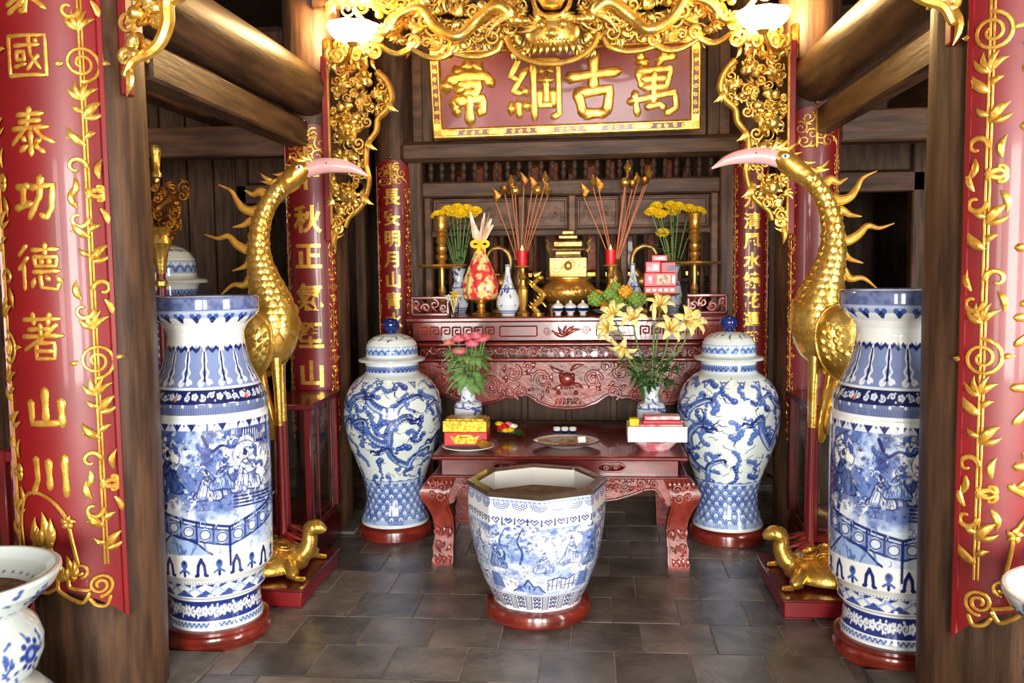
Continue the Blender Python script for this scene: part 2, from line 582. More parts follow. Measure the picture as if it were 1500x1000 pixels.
GL = {
    'guo': [[(.5, 9.5), (.5, .5)], [(.5, 9.4), (9.5, 9.4), (9.5, .4)], [(.5, .6), (9.5, .6)], [(2.2, 7.2), (8, 7.3)], [(2.6, 5.8), (4.5, 5.8), (4.5, 4), (2.6, 4), (2.6, 5.8)], [(2.1, 2.5), (4.8, 3.1)], [(5.7, 8.7), (6.1, 5), (8.2, 2)], [(7.7, 4.9), (5.2, 1.8)], [(7, 8.5), (7.7, 8)]],
    'tai': [[(2.2, 8.5), (7.8, 8.8)], [(2.6, 7.1), (7.2, 7.4)], [(.8, 5.7), (8.8, 6.1)], [(5, 9.8), (4.2, 6), (.5, 2.6)], [(5.8, 6), (7.4, 4), (9.8, 2.9)], [(5, 5), (5, .3)], [(3, 4), (3.9, 3.2)], [(2.4, 1.1), (4.2, 2.3)], [(7.1, 3.6), (6.1, 2.8)], [(5.9, 2.3), (7.7, .9)]],
    'gong': [[(.8, 7.6), (4, 7.9)], [(2.4, 7.7), (2.4, 3.6)], [(.3, 3), (4.5, 4)], [(4.6, 7.5), (9.3, 8), (8.8, 2.8), (7.8, .9), (6.5, 1.4)], [(6.7, 9.6), (6.3, 5.5), (3.8, .8)]],
    'de': [[(2.6, 9.4), (.6, 7.4)], [(2.8, 7), (.4, 4.6)], [(1.8, 5.6), (1.8, .6)], [(4, 8.5), (9.4, 8.7)], [(6.7, 9.8), (6.6, 7.5)], [(4.3, 7.1), (9, 7.1), (8.8, 5.3), (4.6, 5.3), (4.3, 7.1)], [(5.9, 7), (5.9, 5.4)], [(7.4, 7), (7.3, 5.4)], [(4.1, 4.1), (9.4, 4.3)], [(4.2, 2.8), (3.6, 1)], [(5.4, 3.2), (5.7, 1), (8.8, .6), (9.2, 1.9)], [(6.7, 3.3), (7.3, 2.3)], [(8.7, 3.2), (9.7, 2)]],
    'zhu': [[(.8, 8.6), (9.2, 8.8)], [(3.2, 9.9), (3.4, 7.6)], [(6.9, 9.9), (6.5, 7.6)], [(2, 6.5), (7.4, 6.7)], [(4.8, 7.5), (4.8, 5)], [(.5, 5), (9.5, 5.2)], [(8.2, 7.5), (4.6, 4.4), (.8, 2.2)], [(3.7, 3.7), (7.7, 3.7), (7.6, .4), (3.7, .4), (3.7, 3.7)], [(3.9, 2), (7.5, 2)]],
    'shan': [[(5, 9.6), (5, 1.4)], [(1, 6.4), (1.2, 1.1), (9, 1.4)], [(9, 6.8), (9, .6)]],
    'chuan': [[(1.7, 9), (2, 4), (.5, .6)], [(5, 8.6), (5.1, 1.9)], [(8.8, 9.6), (9, .2)]],
    'jia': [[(5, 9.9), (5, 9)], [(1, 8.6), (.8, 7.2)], [(1, 8.4), (9, 8.6), (8.6, 7.2)], [(2.4, 6.8), (7.6, 7)], [(5, 6.8), (3, 5), (1, 4)], [(4, 5.6), (5.6, 3.6), (5.2, .6), (4, .8)], [(4.8, 4), (1, 2)], [(5.2, 2.8), (1.4, .4)], [(7.8, 5.4), (5.8, 4)], [(6, 4), (9.4, 1.2)]],
    'chang': [[(5, 9.8), (4.9, 7.9)], [(2.6, 8.8), (3.3, 7.5)], [(7.3, 9.4), (6.3, 7.9)], [(1.1, 7), (.7, 5)], [(1.2, 6.7), (5, 7.3), (8.4, 7.2), (9.4, 5.9)], [(3, 6), (3.8, 4.6)], [(3.2, 6), (7, 6.1), (6.3, 4.7), (3.8, 4.6)], [(2, 3.7), (2.8, 1.6)], [(2.2, 3.5), (7.6, 3.9), (7.4, 1.9), (6.4, 1.9)], [(5, 4.6), (5, .1)]],
    'gang': [[(2.9, 9.6), (1.1, 6.9), (2.8, 6.5)], [(3.9, 7.9), (1.5, 4.7), (3.3, 4.5)], [(3.3, 5.4), (4, 4.1)], [(1.2, 3.2), (1, 1.4)], [(2.4, 3.2), (2.5, 1)], [(3.5, 3.2), (4.1, 2)], [(5.2, 9), (5.2, .5)], [(5.2, 9), (9.6, 9.1), (9.6, 1.2), (8.3, .8)], [(6.4, 8), (6.8, 7.1)], [(8.4, 8.1), (7.9, 7.1)], [(6.2, 6.2), (8.7, 6.3)], [(7.4, 6.2), (7.4, 2.8)], [(6.2, 4.7), (6.2, 2.6), (8.7, 2.7)], [(8.6, 4.7), (8.6, 2.4)]],
    'gu': [[(.3, 6.5), (4.8, 6.9), (9.6, 7.2)], [(5, 9.9), (4.8, 4.5)], [(1.9, 4.3), (3, .7)], [(2.2, 4.1), (7.9, 4.6), (7.2, .9)], [(3, .9), (7.2, 1)]],
    'wan': [[(2, 9.6), (3.6, 7.8)], [(1.6, 8.3), (4, 8.5)], [(7, 9.9), (5.6, 7.7)], [(5.6, 8.7), (8.8, 9.1)], [(2, 7), (2.8, 4.5)], [(2, 7), (8, 7.3), (7.2, 4.6), (2.8, 4.5)], [(2.4, 5.8), (7.5, 5.9)], [(4.9, 7), (4.9, 1.8)], [(1.4, 3.9), (1.9, .4)], [(.4, 2.5), (8.7, 3.7), (9, 1.4), (7, .4)], [(3.6, 1.6), (6, 2), (6.9, 1.2)]],
    'jiang': [[(1, 9), (2.5, 8.3)], [(.4, 6.6), (2.1, 6)], [(.7, 1.6), (2.6, 4)], [(4, 8.6), (9.4, 8.8)], [(6.6, 8.6), (6.5, 1.2)], [(3.6, 1), (9.8, 1.2)]],
    'xia': [[(.4, 8.8), (9.6, 9)], [(3, 8.6), (3.1, .6)], [(5.4, 6.6), (7.8, 5)]],
    'shang': [[(5, 9.6), (5, 1)], [(5, 5.6), (8.4, 5.8)], [(.4, 1), (9.6, 1.2)]],
    'yuan': [[(1.6, 8.6), (7.8, 9)], [(.6, 6), (9.4, 6.3)], [(3.6, 6), (3.2, 3), (.6, .8)], [(6.2, 6), (6.2, 1.2), (9.2, 1), (9.4, 2.6)]],
    'fang': [[(4.6, 9.9), (5.4, 8.8)], [(.4, 7.3), (9.6, 7.7)], [(4.4, 7.4), (3.8, 4), (.8, .4)], [(4.2, 5), (7.8, 5.2), (7.4, 1.4), (6.2, .8)]],
    'zhi': [[(2.6, 9.4), (3.8, 8.4)], [(1.4, 6.8), (7.6, 7), (1.8, 2.6)], [(.6, 2.8), (3, 1.4), (9.8, .6)]],
}


def font_text(ch, size, depth, off):
    c = bpy.data.curves.new('text', 'FONT')
    c.body = ch
    c.size = size
    c.extrude = depth
    c.offset = off
    c.align_x = 'CENTER'
    o = bpy.data.objects.new('text', c)
    COL.objects.link(o)
    me = bpy.data.meshes.new_from_object(o.evaluated_get(bpy.context.evaluated_depsgraph_get()))
    bpy.data.objects.remove(o)
    bpy.data.curves.remove(c)
    bm = bmesh.new()
    bm.from_mesh(me)
    for i in range(-9, 10):
        bmesh.ops.bisect_plane(bm, geom=bm.verts[:] + bm.edges[:] + bm.faces[:], plane_co=(i * size * .06, 0, 0), plane_no=(1, 0, 0))
    bm.verts.index_update()
    vs = [(v.co.x, -v.co.z, v.co.y - size * .36) for v in bm.verts]
    fs = [tuple(v.index for v in p.verts) for p in bm.faces]
    bm.free()
    bpy.data.meshes.remove(me)
    return vs, fs


# ---------------------------------------------------------------- curved couplet boards
def bender(R):
    return lambda x, y, z: ((R - y) * math.sin(x / R), -(R - y) * math.cos(x / R), z)


def board_shell(R, w, z0, z1, th=.022, lip=.009, lw=.018, rise=0.0, top_round=0.0):
    n = 22
    xs = [-w, -w + lw * .3, -w + lw, -w + lw * 1.2] + [(-w + lw * 1.2) + (2 * w - 2.4 * lw) * i / n for i in range(1, n)] + [w - lw * 1.2, w - lw, w - lw * .3, w]
    dep = [lip * .4, lip, lip, 0] + [0] * (n - 1) + [0, lip, lip, lip * .4]
    g = G()
    m = len(xs)
    zs = 10
    vs = []
    for side in (0, 1):
        for j in range(zs + 1):
            for i, x in enumerate(xs):
                u = x / w
                zb = z0 + rise * max(0, 1 - u * u)
                zt = z1 - top_round * (1 - math.sqrt(max(0, 1 - (abs(u) ** 2.6)))) if top_round else z1
                z = zb + (zt - zb) * j / zs
                vs.append((x, -dep[i] if side == 0 else th, z))
    fs = []
    S = m * (zs + 1)
    for j in range(zs):
        for i in range(m - 1):
            a = j * m + i
            fs.append((a, a + 1, a + 1 + m, a + m))
            fs.append((S + a + 1, S + a, S + a + m, S + a + 1 + m))
    for i in range(m - 1):
        fs.append((i + 1, i, S + i, S + i + 1))
        a = zs * m + i
        fs.append((a, a + 1, S + a + 1, S + a))
    for j in range(zs):
        a = j * m
        fs.append((a, a + m, S + a + m, S + a))
        a = j * m + m - 1
        fs.append((a + m, a, S + a, S + a + m))
    g.add(vs, fs)
    return g.map(bender(R))


def vine(g, x, z0, z1, s, k=1.0, dbl=True, step=.98, first=.0):
    """climbing stem with leaves, curls and spiral roundels; s = side the leaves favour"""
    ribbon(g, [(x - .004 * k, z0 + (z1 - z0) * i / 30) for i in range(31)], .0035 * k, y=-.004)
    if dbl:
        ribbon(g, [(x + .005 * k, z0 + (z1 - z0) * i / 30) for i in range(31)], .003 * k, y=-.003)
    z = z0 + first - step
    u = 0
    while z < z1:
        for (dz, kind) in ((.0, 'round'), (.13, 'spray'), (.21, 'curl'), (.36, 'leafR'), (.44, 'leafL'), (.52, 'curl'), (.62, 'curl2'), (.75, 'leafL'), (.84, 'leafR'), (.90, 'spray')):
            zz = z + dz * step
            if zz > z1 - .03 or zz < z0 - .05:
                continue
            if kind == 'round':
                ribbon(g, spiral(x, zz, .05 * k, 1.9, -PI / 2 * s, s, 34, .2), .0055 * k, .004 * k, y=-.005)
                leaf(g, (x + .045 * k, zz), (x + .075 * k, zz + .008), .007 * k, -.004)
                leaf(g, (x - .045 * k, zz), (x - .07 * k, zz - .004), .007 * k, -.004)
            elif kind == 'spray':
                for a in (-.9, -.35, .35, .9):
                    leaf(g, (x, zz - .02), (x + math.sin(a) * .05 * k, zz - .02 + math.cos(a) * .055 * k), .008 * k, -.004)
            elif kind == 'leafR' or kind == 'leafL':
                q = s if kind == 'leafR' else -s
                leaf(g, (x, zz - .02), (x + q * .045 * k, zz + .03 * k), .012 * k, -.004, curve=.1)
                leaf(g, (x, zz - .02), (x + q * .05 * k, zz + .002 * k), .008 * k, -.004, curve=-.1)
                leaf(g, (x, zz), (x - q * .03 * k, zz + .02 * k), .008 * k, -.004)
            else:
                q = 1 if kind == 'curl' else -1
                c1 = spiral(x + q * .026 * k, zz + .03 * k, .026 * k, .8, PI if q > 0 else 0, -q, 16, .35)
                ribbon(g, c1, .008 * k, .004 * k, y=-.005)
                c2 = spiral(x - q * .026 * k, zz - .03 * k, .026 * k, .8, 0 if q > 0 else PI, -q, 16, .35)
                ribbon(g, c2, .008 * k, .004 * k, y=-.005)
                leaf(g, (x + q * .03 * k, zz), (x + q * .045 * k, zz - .055 * k), .009 * k, -.004)
                leaf(g, (x - q * .03 * k, zz), (x - q * .04 * k, zz + .055 * k), .009 * k, -.004)
        z += step
        u += 1


def lotus(g, x, z, k, y=-.006):
    for a, L in ((-1.25, .6), (-.85, .85), (-.45, 1), (0, 1.12), (.45, 1), (.85, .85), (1.25, .6)):
        leaf(g, (x + math.sin(a) * .012 * k, z), (x + math.sin(a) * .07 * L * k, z + math.cos(a) * .1 * L * k), .017 * k, y, curve=.12 if a < 0 else -.12)
    for a in (-.25, .25):
        leaf(g, (x, z - .005), (x + math.sin(a) * .05 * k, z + .06 * k), .016 * k, y - .005)


def board_base(g, s):
    """lotus pond motif at the foot of the wide boards; s = side of the spiral roundel"""
    f = lambda pts: [(s * a, b) for a, b in pts]
    lotus(g, -s * .045, .695, 1.0)
    lotus(g, s * .035, .575, .72)
    for pts, wd in (([(-.045, .72), (-.01, .66), (.0, .58), (.0, .54), (.02, .52), (.05, .50), (.08, .49), (.10, .52)], .0075),
                    ([(-.14, .66), (-.15, .76), (-.12, .85), (-.06, .87), (.0, .84), (.04, .78), (.055, .70), (.07, .62)], .0065),
                    ([(-.12, .56), (-.09, .53), (-.04, .525), (.0, .545)], .007),
                    ([(.035, .57), (.04, .545), (.07, .535), (.1, .53)], .007),
                    ([(.10, .50), (.12, .475), (.15, .47), (.165, .50)], .007),
                    ([(-.16, .60), (-.13, .66), (-.07, .69), (-.02, .685)], .006)):
        ribbon(g, f(spline(pts, 5)), wd, y=-.005)
    ribbon(g, f(spiral(.075, .60, .026, 1.1, -1.5, 1, 20, .4)), .006, y=-.005)
    ribbon(g, f(spiral(.135, .545, .042, 1.9, -1.6, 1, 30, .2)), .006, y=-.006)
    for a in (0, 1.25, 2.5, 3.75, 5):
        leaf(g, (s * .045, .77), (s * .045 + .026 * math.cos(a), .77 + .026 * math.sin(a)), .009, -.006)


def wide_board(x, y, R, w, chars, s, lab):
    t = thing('couplet_board', lab, 'couplet board', (x, y, 0), 0, 'wide couplet boards')
    board_shell(R, w, .355, 2.95, rise=.12).obj('board', M['lacquer'], t)
    g = G()
    vx = w - .068
    vine(g, s * vx, .56, 2.9, s, 1.2, first=.70)
    g.map(bender(R))
    g.obj('vine_relief', M['gold_paint'], t)
    g = G()
    vine(g, -s * (w - .042), .60, 2.9, -s, 1.2, first=.70)
    g.map(bender(R))
    g.obj('vine_relief', M['gold_paint'], t)
    g = G()
    board_base(g, s)
    g.map(lambda a, b, c: (a, b, c - .055))
    g.map(bender(R))
    g.obj('lotus_relief', M['gold_paint'], t)
    for nm, z, size, wd in chars:
        g = G()
        glyph(g, GL[nm], -s * .012, z, size * 1.06, wd * 1.25, -.002, .55)
        g.map(bender(R))
        g.obj('character', M['gold_paint'], t)
    return t


wide_board(-1.66, 3.06, .262, .225, [('jia', 2.47, .15, .0085), ('guo', 2.262, .135, .0062), ('tai', 2.016, .15, .0075), ('gong', 1.80, .14, .0105), ('de', 1.575, .155, .0068), ('zhu', 1.345, .15, .007), ('shan', 1.105, .13, .0115), ('chuan', .875, .135, .0105)], 1,
           'wide curved red couplet board with gold characters ending in mountain and river')
wide_board(1.49, 3.06, .262, .215, [('jiang', 2.44, .15, .010), ('jiang', 2.175, .15, .010), ('xia', 1.90, .14, .0115), ('shang', 1.66, .15, .0105), ('yuan', 1.37, .15, .0105), ('fang', 1.135, .15, .011), ('zhi', .90, .15, .011)], -1,
           'wide curved red couplet board on the column that half hides a man-high vase')


def narrow_board(x, y, R, w, z0, z1, text, zs, size, off, lab, hook=True, cart=.22):
    t = thing('couplet_board', lab, 'couplet board', (x, y, 0), 0, 'narrow couplet boards')
    board_shell(R, w, z0, z1, th=.018, lip=.004, lw=.012, top_round=w * .55).obj('board', M['lacquer'], t)
    k = w / .20
    for s in (-1, 1):
        g = G()
        vine(g, s * (w - .032 * k), z0 + .02, z1 - cart, s, .55 * k, False, .42)
        g.map(bender(R))
        g.obj('vine_relief', M['gold_paint'], t)
    g = G()
    c = cart
    for s in (-1, 1):      # cloud-scroll cartouche crowning the board
        for (cx, cz, r, a) in ((.42, .16, .05, 0), (.55, .52, .05, 2), (.30, .80, .045, 1), (.16, .35, .04, 3)):
            ribbon(g, spiral(s * cx * w, z1 - c * (1 - cz) * .9 - .02, r * k, 1.3, a, s, 20, .2), .007 * k, .004 * k, y=-.005)
        for (a, b) in (((.0, .1), (.35, .0)), ((.1, .6), (.5, .78)), ((.6, .3), (.8, .0)), ((.2, .9), (.0, .7))):
            leaf(g, (s * a[0] * w, z1 - c * (1 - a[1]) * .9 - .02), (s * b[0] * w, z1 - c * (1 - b[1]) * .9 - .02), .011 * k, -.005)
    ribbon(g, [(0, z1 - .03), (0, z1 - c)], .02 * k, .012 * k, y=-.004)
    ribbon(g, [(-.3 * w, z1 - c * .55), (.3 * w, z1 - c * .55)], .012 * k, y=-.004)
    g.map(bender(R))
    g.obj('cartouche_relief', M['gold_paint'], t)
    for ch, z in zip(text, zs):
        vs, fs = font_text(ch, size, .006, off)
        g = G().add(vs, fs)
        g.map(lambda a, b, c: (a, b - .001, c + z))
        g.map(bender(R))
        g.obj('character', M['gold_bright'], t, smooth=False)
    if hook:
        g = G().ball((0, -R, z1 + .02), .012, 8, 6)
        g.obj('hanging_hook', M['bronze'], t)


narrow_board(-1.49, 5.27, .196, .165, .60, 2.40, '千秋正氣壆山', (2.10, 1.853, 1.64, 1.40, 1.175, .95), .165, .0042, 'tall dark red couplet board whose characters end in a mountain, behind a gilded crane')
narrow_board(1.39, 5.27, .196, .150, .60, 2.42, '', (), .165, .0042, 'tall dark red couplet board with a cloud-scroll crown, behind the gilded crane by the lilies')
narrow_board(-1.265, 6.46, .160, .138, .62, 2.335, '長安明月山青水', [2.075 - i * .148 for i in range(7)], .125, .003, 'slim red couplet board of seven gold characters beside the altar on the rose side', cart=.17)
narrow_board(1.265, 6.46, .160, .138, .62, 2.40, '水清風水繞花運發', [2.0 - i * .137 for i in range(8)], .118, .003, 'slim red couplet board of many gold characters beside the altar on the lily side', cart=.17)

# ---------------------------------------------------------------- rear partition of timber frames, panels and turned balusters
YB = 6.42
wb = G().box((0, YB + .1, 2.9), (2.7, .04, .9)).obj('wall_back', M['panelwood'], smooth=False)
struct(wb, 'timber partition behind the altar with panels and turned balusters')
for x0, x1 in ((-1.06, -.98), (.97, 1.06)):
    G().box(((x0 + x1) / 2, YB + .06, 2.85), (x1 - x0, .08, .8), .008).obj('post', M['wood'], wb)
G().box((0, YB - .01, 2.39), (2.4, .20, .15), .03).obj('lintel', M['wood_x'], wb)
G().box((0, YB + .02, 2.125), (2.32, .12, .115), .014).obj('rail', M['wood_x'], wb)
G().box((0, YB + .02, 1.81), (2.32, .08, .05), .01).obj('rail', M['wood_x'], wb)
G().box((0, YB + .02, .55), (2.32, .08, .10), .01).obj('rail', M['wood_x'], wb)
for x in (-1.105, 1.105):
    G().box((x, YB, 1.2), (.11, .14, 2.4), .014).obj('post', M['wood'], wb)
ST = [-1.02, -.34, .02, .385, 1.02]
for x in ST:
    G().box((x, YB + .01, 1.3), (.06, .09, 1.55), .012).obj('stile', M['panelwood'], wb)
for a, b in zip(ST[:-1], ST[1:]):
    c, d = (a + b) / 2, (b - a) - .06
    G().box((c, YB + .045, 1.945), (d, .02, .235)).obj('panel', M['panelwood'], wb)
    g = G()
    for (cx, cz, sx_, sz_) in ((c, 2.045, d - .01, .02), (c, 1.85, d - .01, .02), (c - d / 2 + .015, 1.945, .02, .2), (c + d / 2 - .015, 1.945, .02, .2)):
        g.box((cx, YB + .03, cz), (sx_, .03, sz_), .006)
    g.obj('panel_moulding', M['panelwood'], wb)
    g = G()
    for s in (-1, 1):
        for k in range(3):
            ribbon(g, spiral(c + s * (.04 + k * d * .13), 1.945 + (.02 if k % 2 else -.02), .034, 1.4, k * 2, s, 18, .2), .006, y=YB + .033)
    g.obj('panel_carving', M['panelwood'], wb)


def baluster_mesh(h, r, m):
    p = [(.9, 0), (.9, .06), (.5, .09), (.75, .14), (.55, .2), (1, .36), (.8, .48), (.45, .54), (.8, .6), (1, .74), (.55, .86), (.8, .92), (.9, .95), (.9, 1)]
    return G().lathe([(r * a, h * b) for a, b in p], 8).mesh('baluster', m)


bm1 = baluster_mesh(.15, .020, M['wood'])
for i in range(26):
    link('baluster', bm1, wb, (-1.0 + i * .08, YB + .02, 2.178))
bm2 = baluster_mesh(1.2, .020, M['wood'])
for a, b in zip(ST[:-1], ST[1:]):
    n = int((b - a - .08) / .075)
    for i in range(n):
        link('baluster', bm2, wb, (a + .04 + (b - a - .08) * (i + .5) / n, YB + .02, .598))

# tablets standing in the chamber behind the balusters
for row_, zz in (('lower', 1.45), ('upper', 1.99)):
    sh = thing('chamber_shelf', 'long shelf carrying the %s row of red tablets behind the balusters' % row_, 'shelf', (0, 7.25 if row_ == 'lower' else 7.65, 0))
    G().box((0, 0, zz), (2.2, .22, .05), .01).obj('board', M['wood_x'], sh)
    for x in (-1.05, 1.05):
        G().box((x, 0, zz / 2 - .015), (.06, .1, zz - .03), .01).obj('post', M['wood'], sh)
    for i in range(13):
        h = .30 + .06 * ((i * 7) % 3)
        t = thing('spirit_tablet', 'small gilded red tablet on the %s shelf behind the turned balusters' % row_, 'tablet', (-.96 + i * .16, 7.25 if row_ == 'lower' else 7.65, zz + .0255), 0, 'tablets on the %s chamber shelf' % row_)
        G().box((0, 0, h / 2 + .05), (.085, .03, h), .012).obj('slab', M['tablet_red' if i % 3 else 'lacquer'], t)
        G().box((0, 0, .025), (.12, .06, .05), .01).obj('foot', M['gold'], t)
        G().lathe([(.02, h + .03), (.05, h + .05), (.03, h + .09), (.0, h + .12)], 8).obj('finial', M['gold'], t)

# ---------------------------------------------------------------- horizontal signboard
sg = thing('signboard', 'horizontal red signboard with four large gold characters in a gilded frame', 'signboard', (-.02, 6.22, 2.475))
sg.rotation_euler = (math.radians(8), math.radians(-.6), 0)
W, Hh = 1.84, .62
G().box((0, .02, Hh / 2), (W - .06, .03, Hh - .06)).obj('board', M['signred'], sg)
g = G()
for cx, cz, dx, dz in ((0, .03, W, .075), (0, Hh - .03, W, .075), (-W / 2 + .0375, Hh / 2, .075, Hh), (W / 2 - .0375, Hh / 2, .075, Hh)):
    g.box((cx, 0, cz), (dx, .05, dz), .012)
g.obj('frame', M['gold_paint'], sg)
g = G()
for cx, cz, dx, dz in ((0, .032, W - .22, .04), (-W / 2 + .0375, Hh / 2, .04, Hh - .2), (W / 2 - .0375, Hh / 2, .04, Hh - .2), (0, Hh - .03, W - .2, .04)):
    g.box((cx, -.024, cz), (dx, .004, dz))
g.obj('frame_inlay', M['lacquer'], sg)
g = G()
for i in range(30):
    x = -W / 2 + .12 + i * (W - .24) / 29
    if i % 6 == 0:
        g.box((x, -.026, .032), (.11, .01, .036), .003)
    else:
        ribbon(g, spiral(x, .032, .016, 1.2, i, 1 if i % 2 else -1, 14, .2), .005, y=-.027)
    ribbon(g, spiral(x, Hh - .03, .016, 1.2, i, 1, 12, .2), .005, y=-.027)
for s in (-1, 1):
    for i in range(8):
        ribbon(g, spiral(s * (W / 2 - .0375), .12 + i * .055, .016, 1.2, i, s, 14, .2), .005, y=-.027)
tag(g.obj('frame_carving', M['gold_bright'], sg), kind='stuff')
for x in (-.7, .7):
    G().box((x, .11, .06), (.06, .17, .06), .01).obj('support_bracket', M['wood'], sg)
for nm, x, sz in (('chang', -.655, .42), ('gang', -.215, .44), ('gu', .205, .42), ('wan', .61, .42)):
    g = G()
    glyph(g, GL[nm], x, .305, sz * 1.03, .028 if nm in ('gang', 'wan') else .042, 0.0, .5, .85)
    g.obj('character', M['gold_paint'], sg)

# ---------------------------------------------------------------- altar table of carved red wood
al = thing('altar_table', 'long carved red wooden altar with scalloped apron and openwork band', 'altar', (0, 5.5, 0))
G().box((0, .42, 1.24), (2.02, .92, .035), .01).obj('tabletop', M['rosewood'], al)
G().box((0, .44, 1.165), (1.93, .86, .115)).obj('frieze', M['rosewood'], al)
G().box((0, .43, 1.085), (2.02, .93, .03), .012).obj('moulding', M['rosewood'], al)
G().box((0, .50, 1.037), (1.9, .74, .066)).obj('frieze', M['rosewood'], al)
G().box((0, .43, .99), (2.04, .95, .032), .012).obj('moulding', M['rosewood'], al)
# raised frieze: plain cartouches between fretwork
for x in (-.30, .30):
    G().box((x, .004, 1.165), (.24, .02, .07), .008).obj('cartouche', M['rosewood'], al)
g = G()
for s in (-1, 1):
    for i in range(7):
        x = s * (.48 + i * .07)
        z = 1.165
        q = .026
        pts = [(x - q, z - q), (x - q, z + q), (x + q, z + q), (x + q, z - q * .6), (x - q * .3, z - q * .6), (x - q * .3, z + q * .3), (x + q * .4, z + q * .3)]
        ribbon(g, [tuple(p) for p in lin(pts, 30)], .0055, y=.008, n=4)
for i in range(5):
    a = -1.0 + i * .5
    leaf(g, (0, 1.135), (math.sin(a) * .11, 1.135 + math.cos(a) * .07), .013, .006)
for s in (-1, 1):
    ribbon(g, spiral(s * .12, 1.165, .026, 1.3, 0, s, 18, .2), .006, y=.006)
tag(g.obj('frieze_carving', M['rosewood_carved'], al), kind='stuff')
# openwork scroll band
g = G()
for i in range(27):
    x = -.91 + i * .07
    s = 1 if i % 2 else -1
    ribbon(g, spiral(x, 1.036 + s * .006, .028, 1.25, i * 1.3, s, 18, .2), .0075, .005, y=.035)
    leaf(g, (x, 1.036 - s * .02), (x + .06, 1.036 + s * .024), .008, .035)
tag(g.obj('openwork_carving', M['rosewood_carved'], al), kind='stuff')


def apron_out(x):
    """lower edge of the altar apron, mirrored about x=0"""
    P = [(0, .668), (.10, .676), (.18, .705), (.235, .745), (.27, .762), (.31, .752), (.33, .735), (.38, .742), (.45, .712), (.55, .69), (.66, .70), (.74, .74), (.80, .76), (.9, .70), (.99, .62)]
    return float(np.interp(abs(x), [p[0] for p in P], [p[1] for p in P]))


xs = [-.97 + 1.94 * i / 96 for i in range(97)]
out = [(x, apron_out(x)) for x in xs] + [(.97, .98), (-.97, .98)]
G().prism(out, .03, .07, 0).obj('apron', M['rosewood_carved'], al)
g = G()
ribbon(g, [(x, apron_out(x) + .008) for x in xs], .010, y=.026, n=6)
g.obj('apron_bead', M['rosewood'], al)
rg = random.Random(5)
g = G()
for s in (-1, 1):
    for (cx, cz, r, a, tn) in ((.29, .775, .045, -1.2, 1.4), (.16, .86, .06, 0, 1.5), (.34, .90, .055, 2, 1.4), (.48, .82, .06, 1, 1.5), (.60, .90, .05, 4, 1.4), (.66, .78, .05, 0, 1.3), (.80, .86, .06, 3, 1.4), (.42, .76, .03, 2, 1.2), (.90, .78, .045, 1, 1.2), (.52, .93, .03, 3, 1.2), (.72, .94, .03, 1, 1.2), (.24, .94, .03, 0, 1.3)):
        ribbon(g, [(s * p[0], p[1]) for p in spiral(cx, cz, r, tn, a, 1, 26, .15)], .011, .007, y=.028, flat=.9)
    for k in range(46):
        x = rg.uniform(.08, .94)
        z = rg.uniform(apron_out(x) + .03, .96)
        a = rg.uniform(0, 2 * PI)
        L = rg.uniform(.03, .07)
        z2 = min(.97, max(apron_out(x) + .02, z + L * math.sin(a)))
        leaf(g, (s * x, z), (s * (x + L * math.cos(a)), z2), rg.uniform(.007, .012), .028, .8)
# mask in the middle of the apron
g.ball((0, .03, .86), (.05, .028, .045), 14, 8)
for s in (-1, 1):
    g.ball((s * .035, .01, .885), .016, 10, 6)
    leaf(g, (s * .02, .91), (s * .11, .95), .014, .02, .9)
    leaf(g, (s * .03, .83), (s * .10, .80), .014, .02, .9)
    g.ball((s * .055, .03, .775), .016, 8, 6)
    for k in range(4):
        leaf(g, (s * .02 * k, .74), (s * .028 * k, .70), .008, .028)
for k in range(5):
    leaf(g, (-.03 + k * .015, .82), (-.034 + k * .017, .795), .006, .012)
tag(g.obj('apron_carving', M['rosewood_carved'], al), kind='stuff')
for s in (-1, 1):
    G().box((s * .93, .1, .48), (.10, .12, .96), .02).obj('leg', M['rosewood'], al)
    G().box((s * .93, .82, .48), (.10, .10, .96), .02).obj('leg', M['rosewood'], al)
# dark boarding beneath
G().box((0, .5, .36), (1.8, .03, .72)).obj('back_board', M['wood_dark'], al)
for i in range(5):
    G().box((-.6 + i * .3, .475, .36), (.045, .03, .70), .006).obj('batten', M['wood'], al)
G().box((0, .47, .5), (1.8, .04, .05), .008).obj('batten', M['wood_x'], al)
# scroll-carved upturned ends
for s in (-1, 1):
    g = G()
    for cx, cz, dx, dz in ((s * .87, 1.268, .25, .02), (s * .87, 1.375, .25, .02), (s * .985, 1.32, .02, .12), (s * .755, 1.31, .02, .1)):
        g.box((cx, .1, cz), (dx, .03, dz), .005)
    g.obj('end_panel_frame', M['rosewood'], al)
    g = G()
    for i in range(4):
        ribbon(g, spiral(s * (.785 + i * .058), 1.322 + (.012 if i % 2 else -.012), .03, 1.3, i * 1.7, s, 18, .2), .009, .006, y=.1, flat=1)
        leaf(g, (s * (.77 + i * .055), 1.285), (s * (.81 + i * .055), 1.36), .009, .1, .9)
    tag(g.obj('end_panel_carving', M['rosewood_carved'], al), kind='stuff')

# ---------------------------------------------------------------- low offering table with carved cabriole legs
tb = thing('offering_table', 'low glossy red wooden table with carved apron and cabriole legs behind the fish bowl', 'table', (-.02, 4.5, 0))
G().box((0, .46, .580), (1.32, .94, .024), .008).obj('tabletop', M['rosewood'], tb)
G().box((0, .49, .528), (1.20, .80, .078)).obj('waist', M['rosewood'], tb)
wx = [.61 - 1.22 * i / 244 for i in range(245)]


def hole(x):
    d = abs(abs(x) - .27)          # half height of the pierced cartouche at x
    return .022 if d < .02 else .022 * math.sqrt(max(0, 1 - ((d - .02) / .05) ** 2)) if d < .07 else 0.0


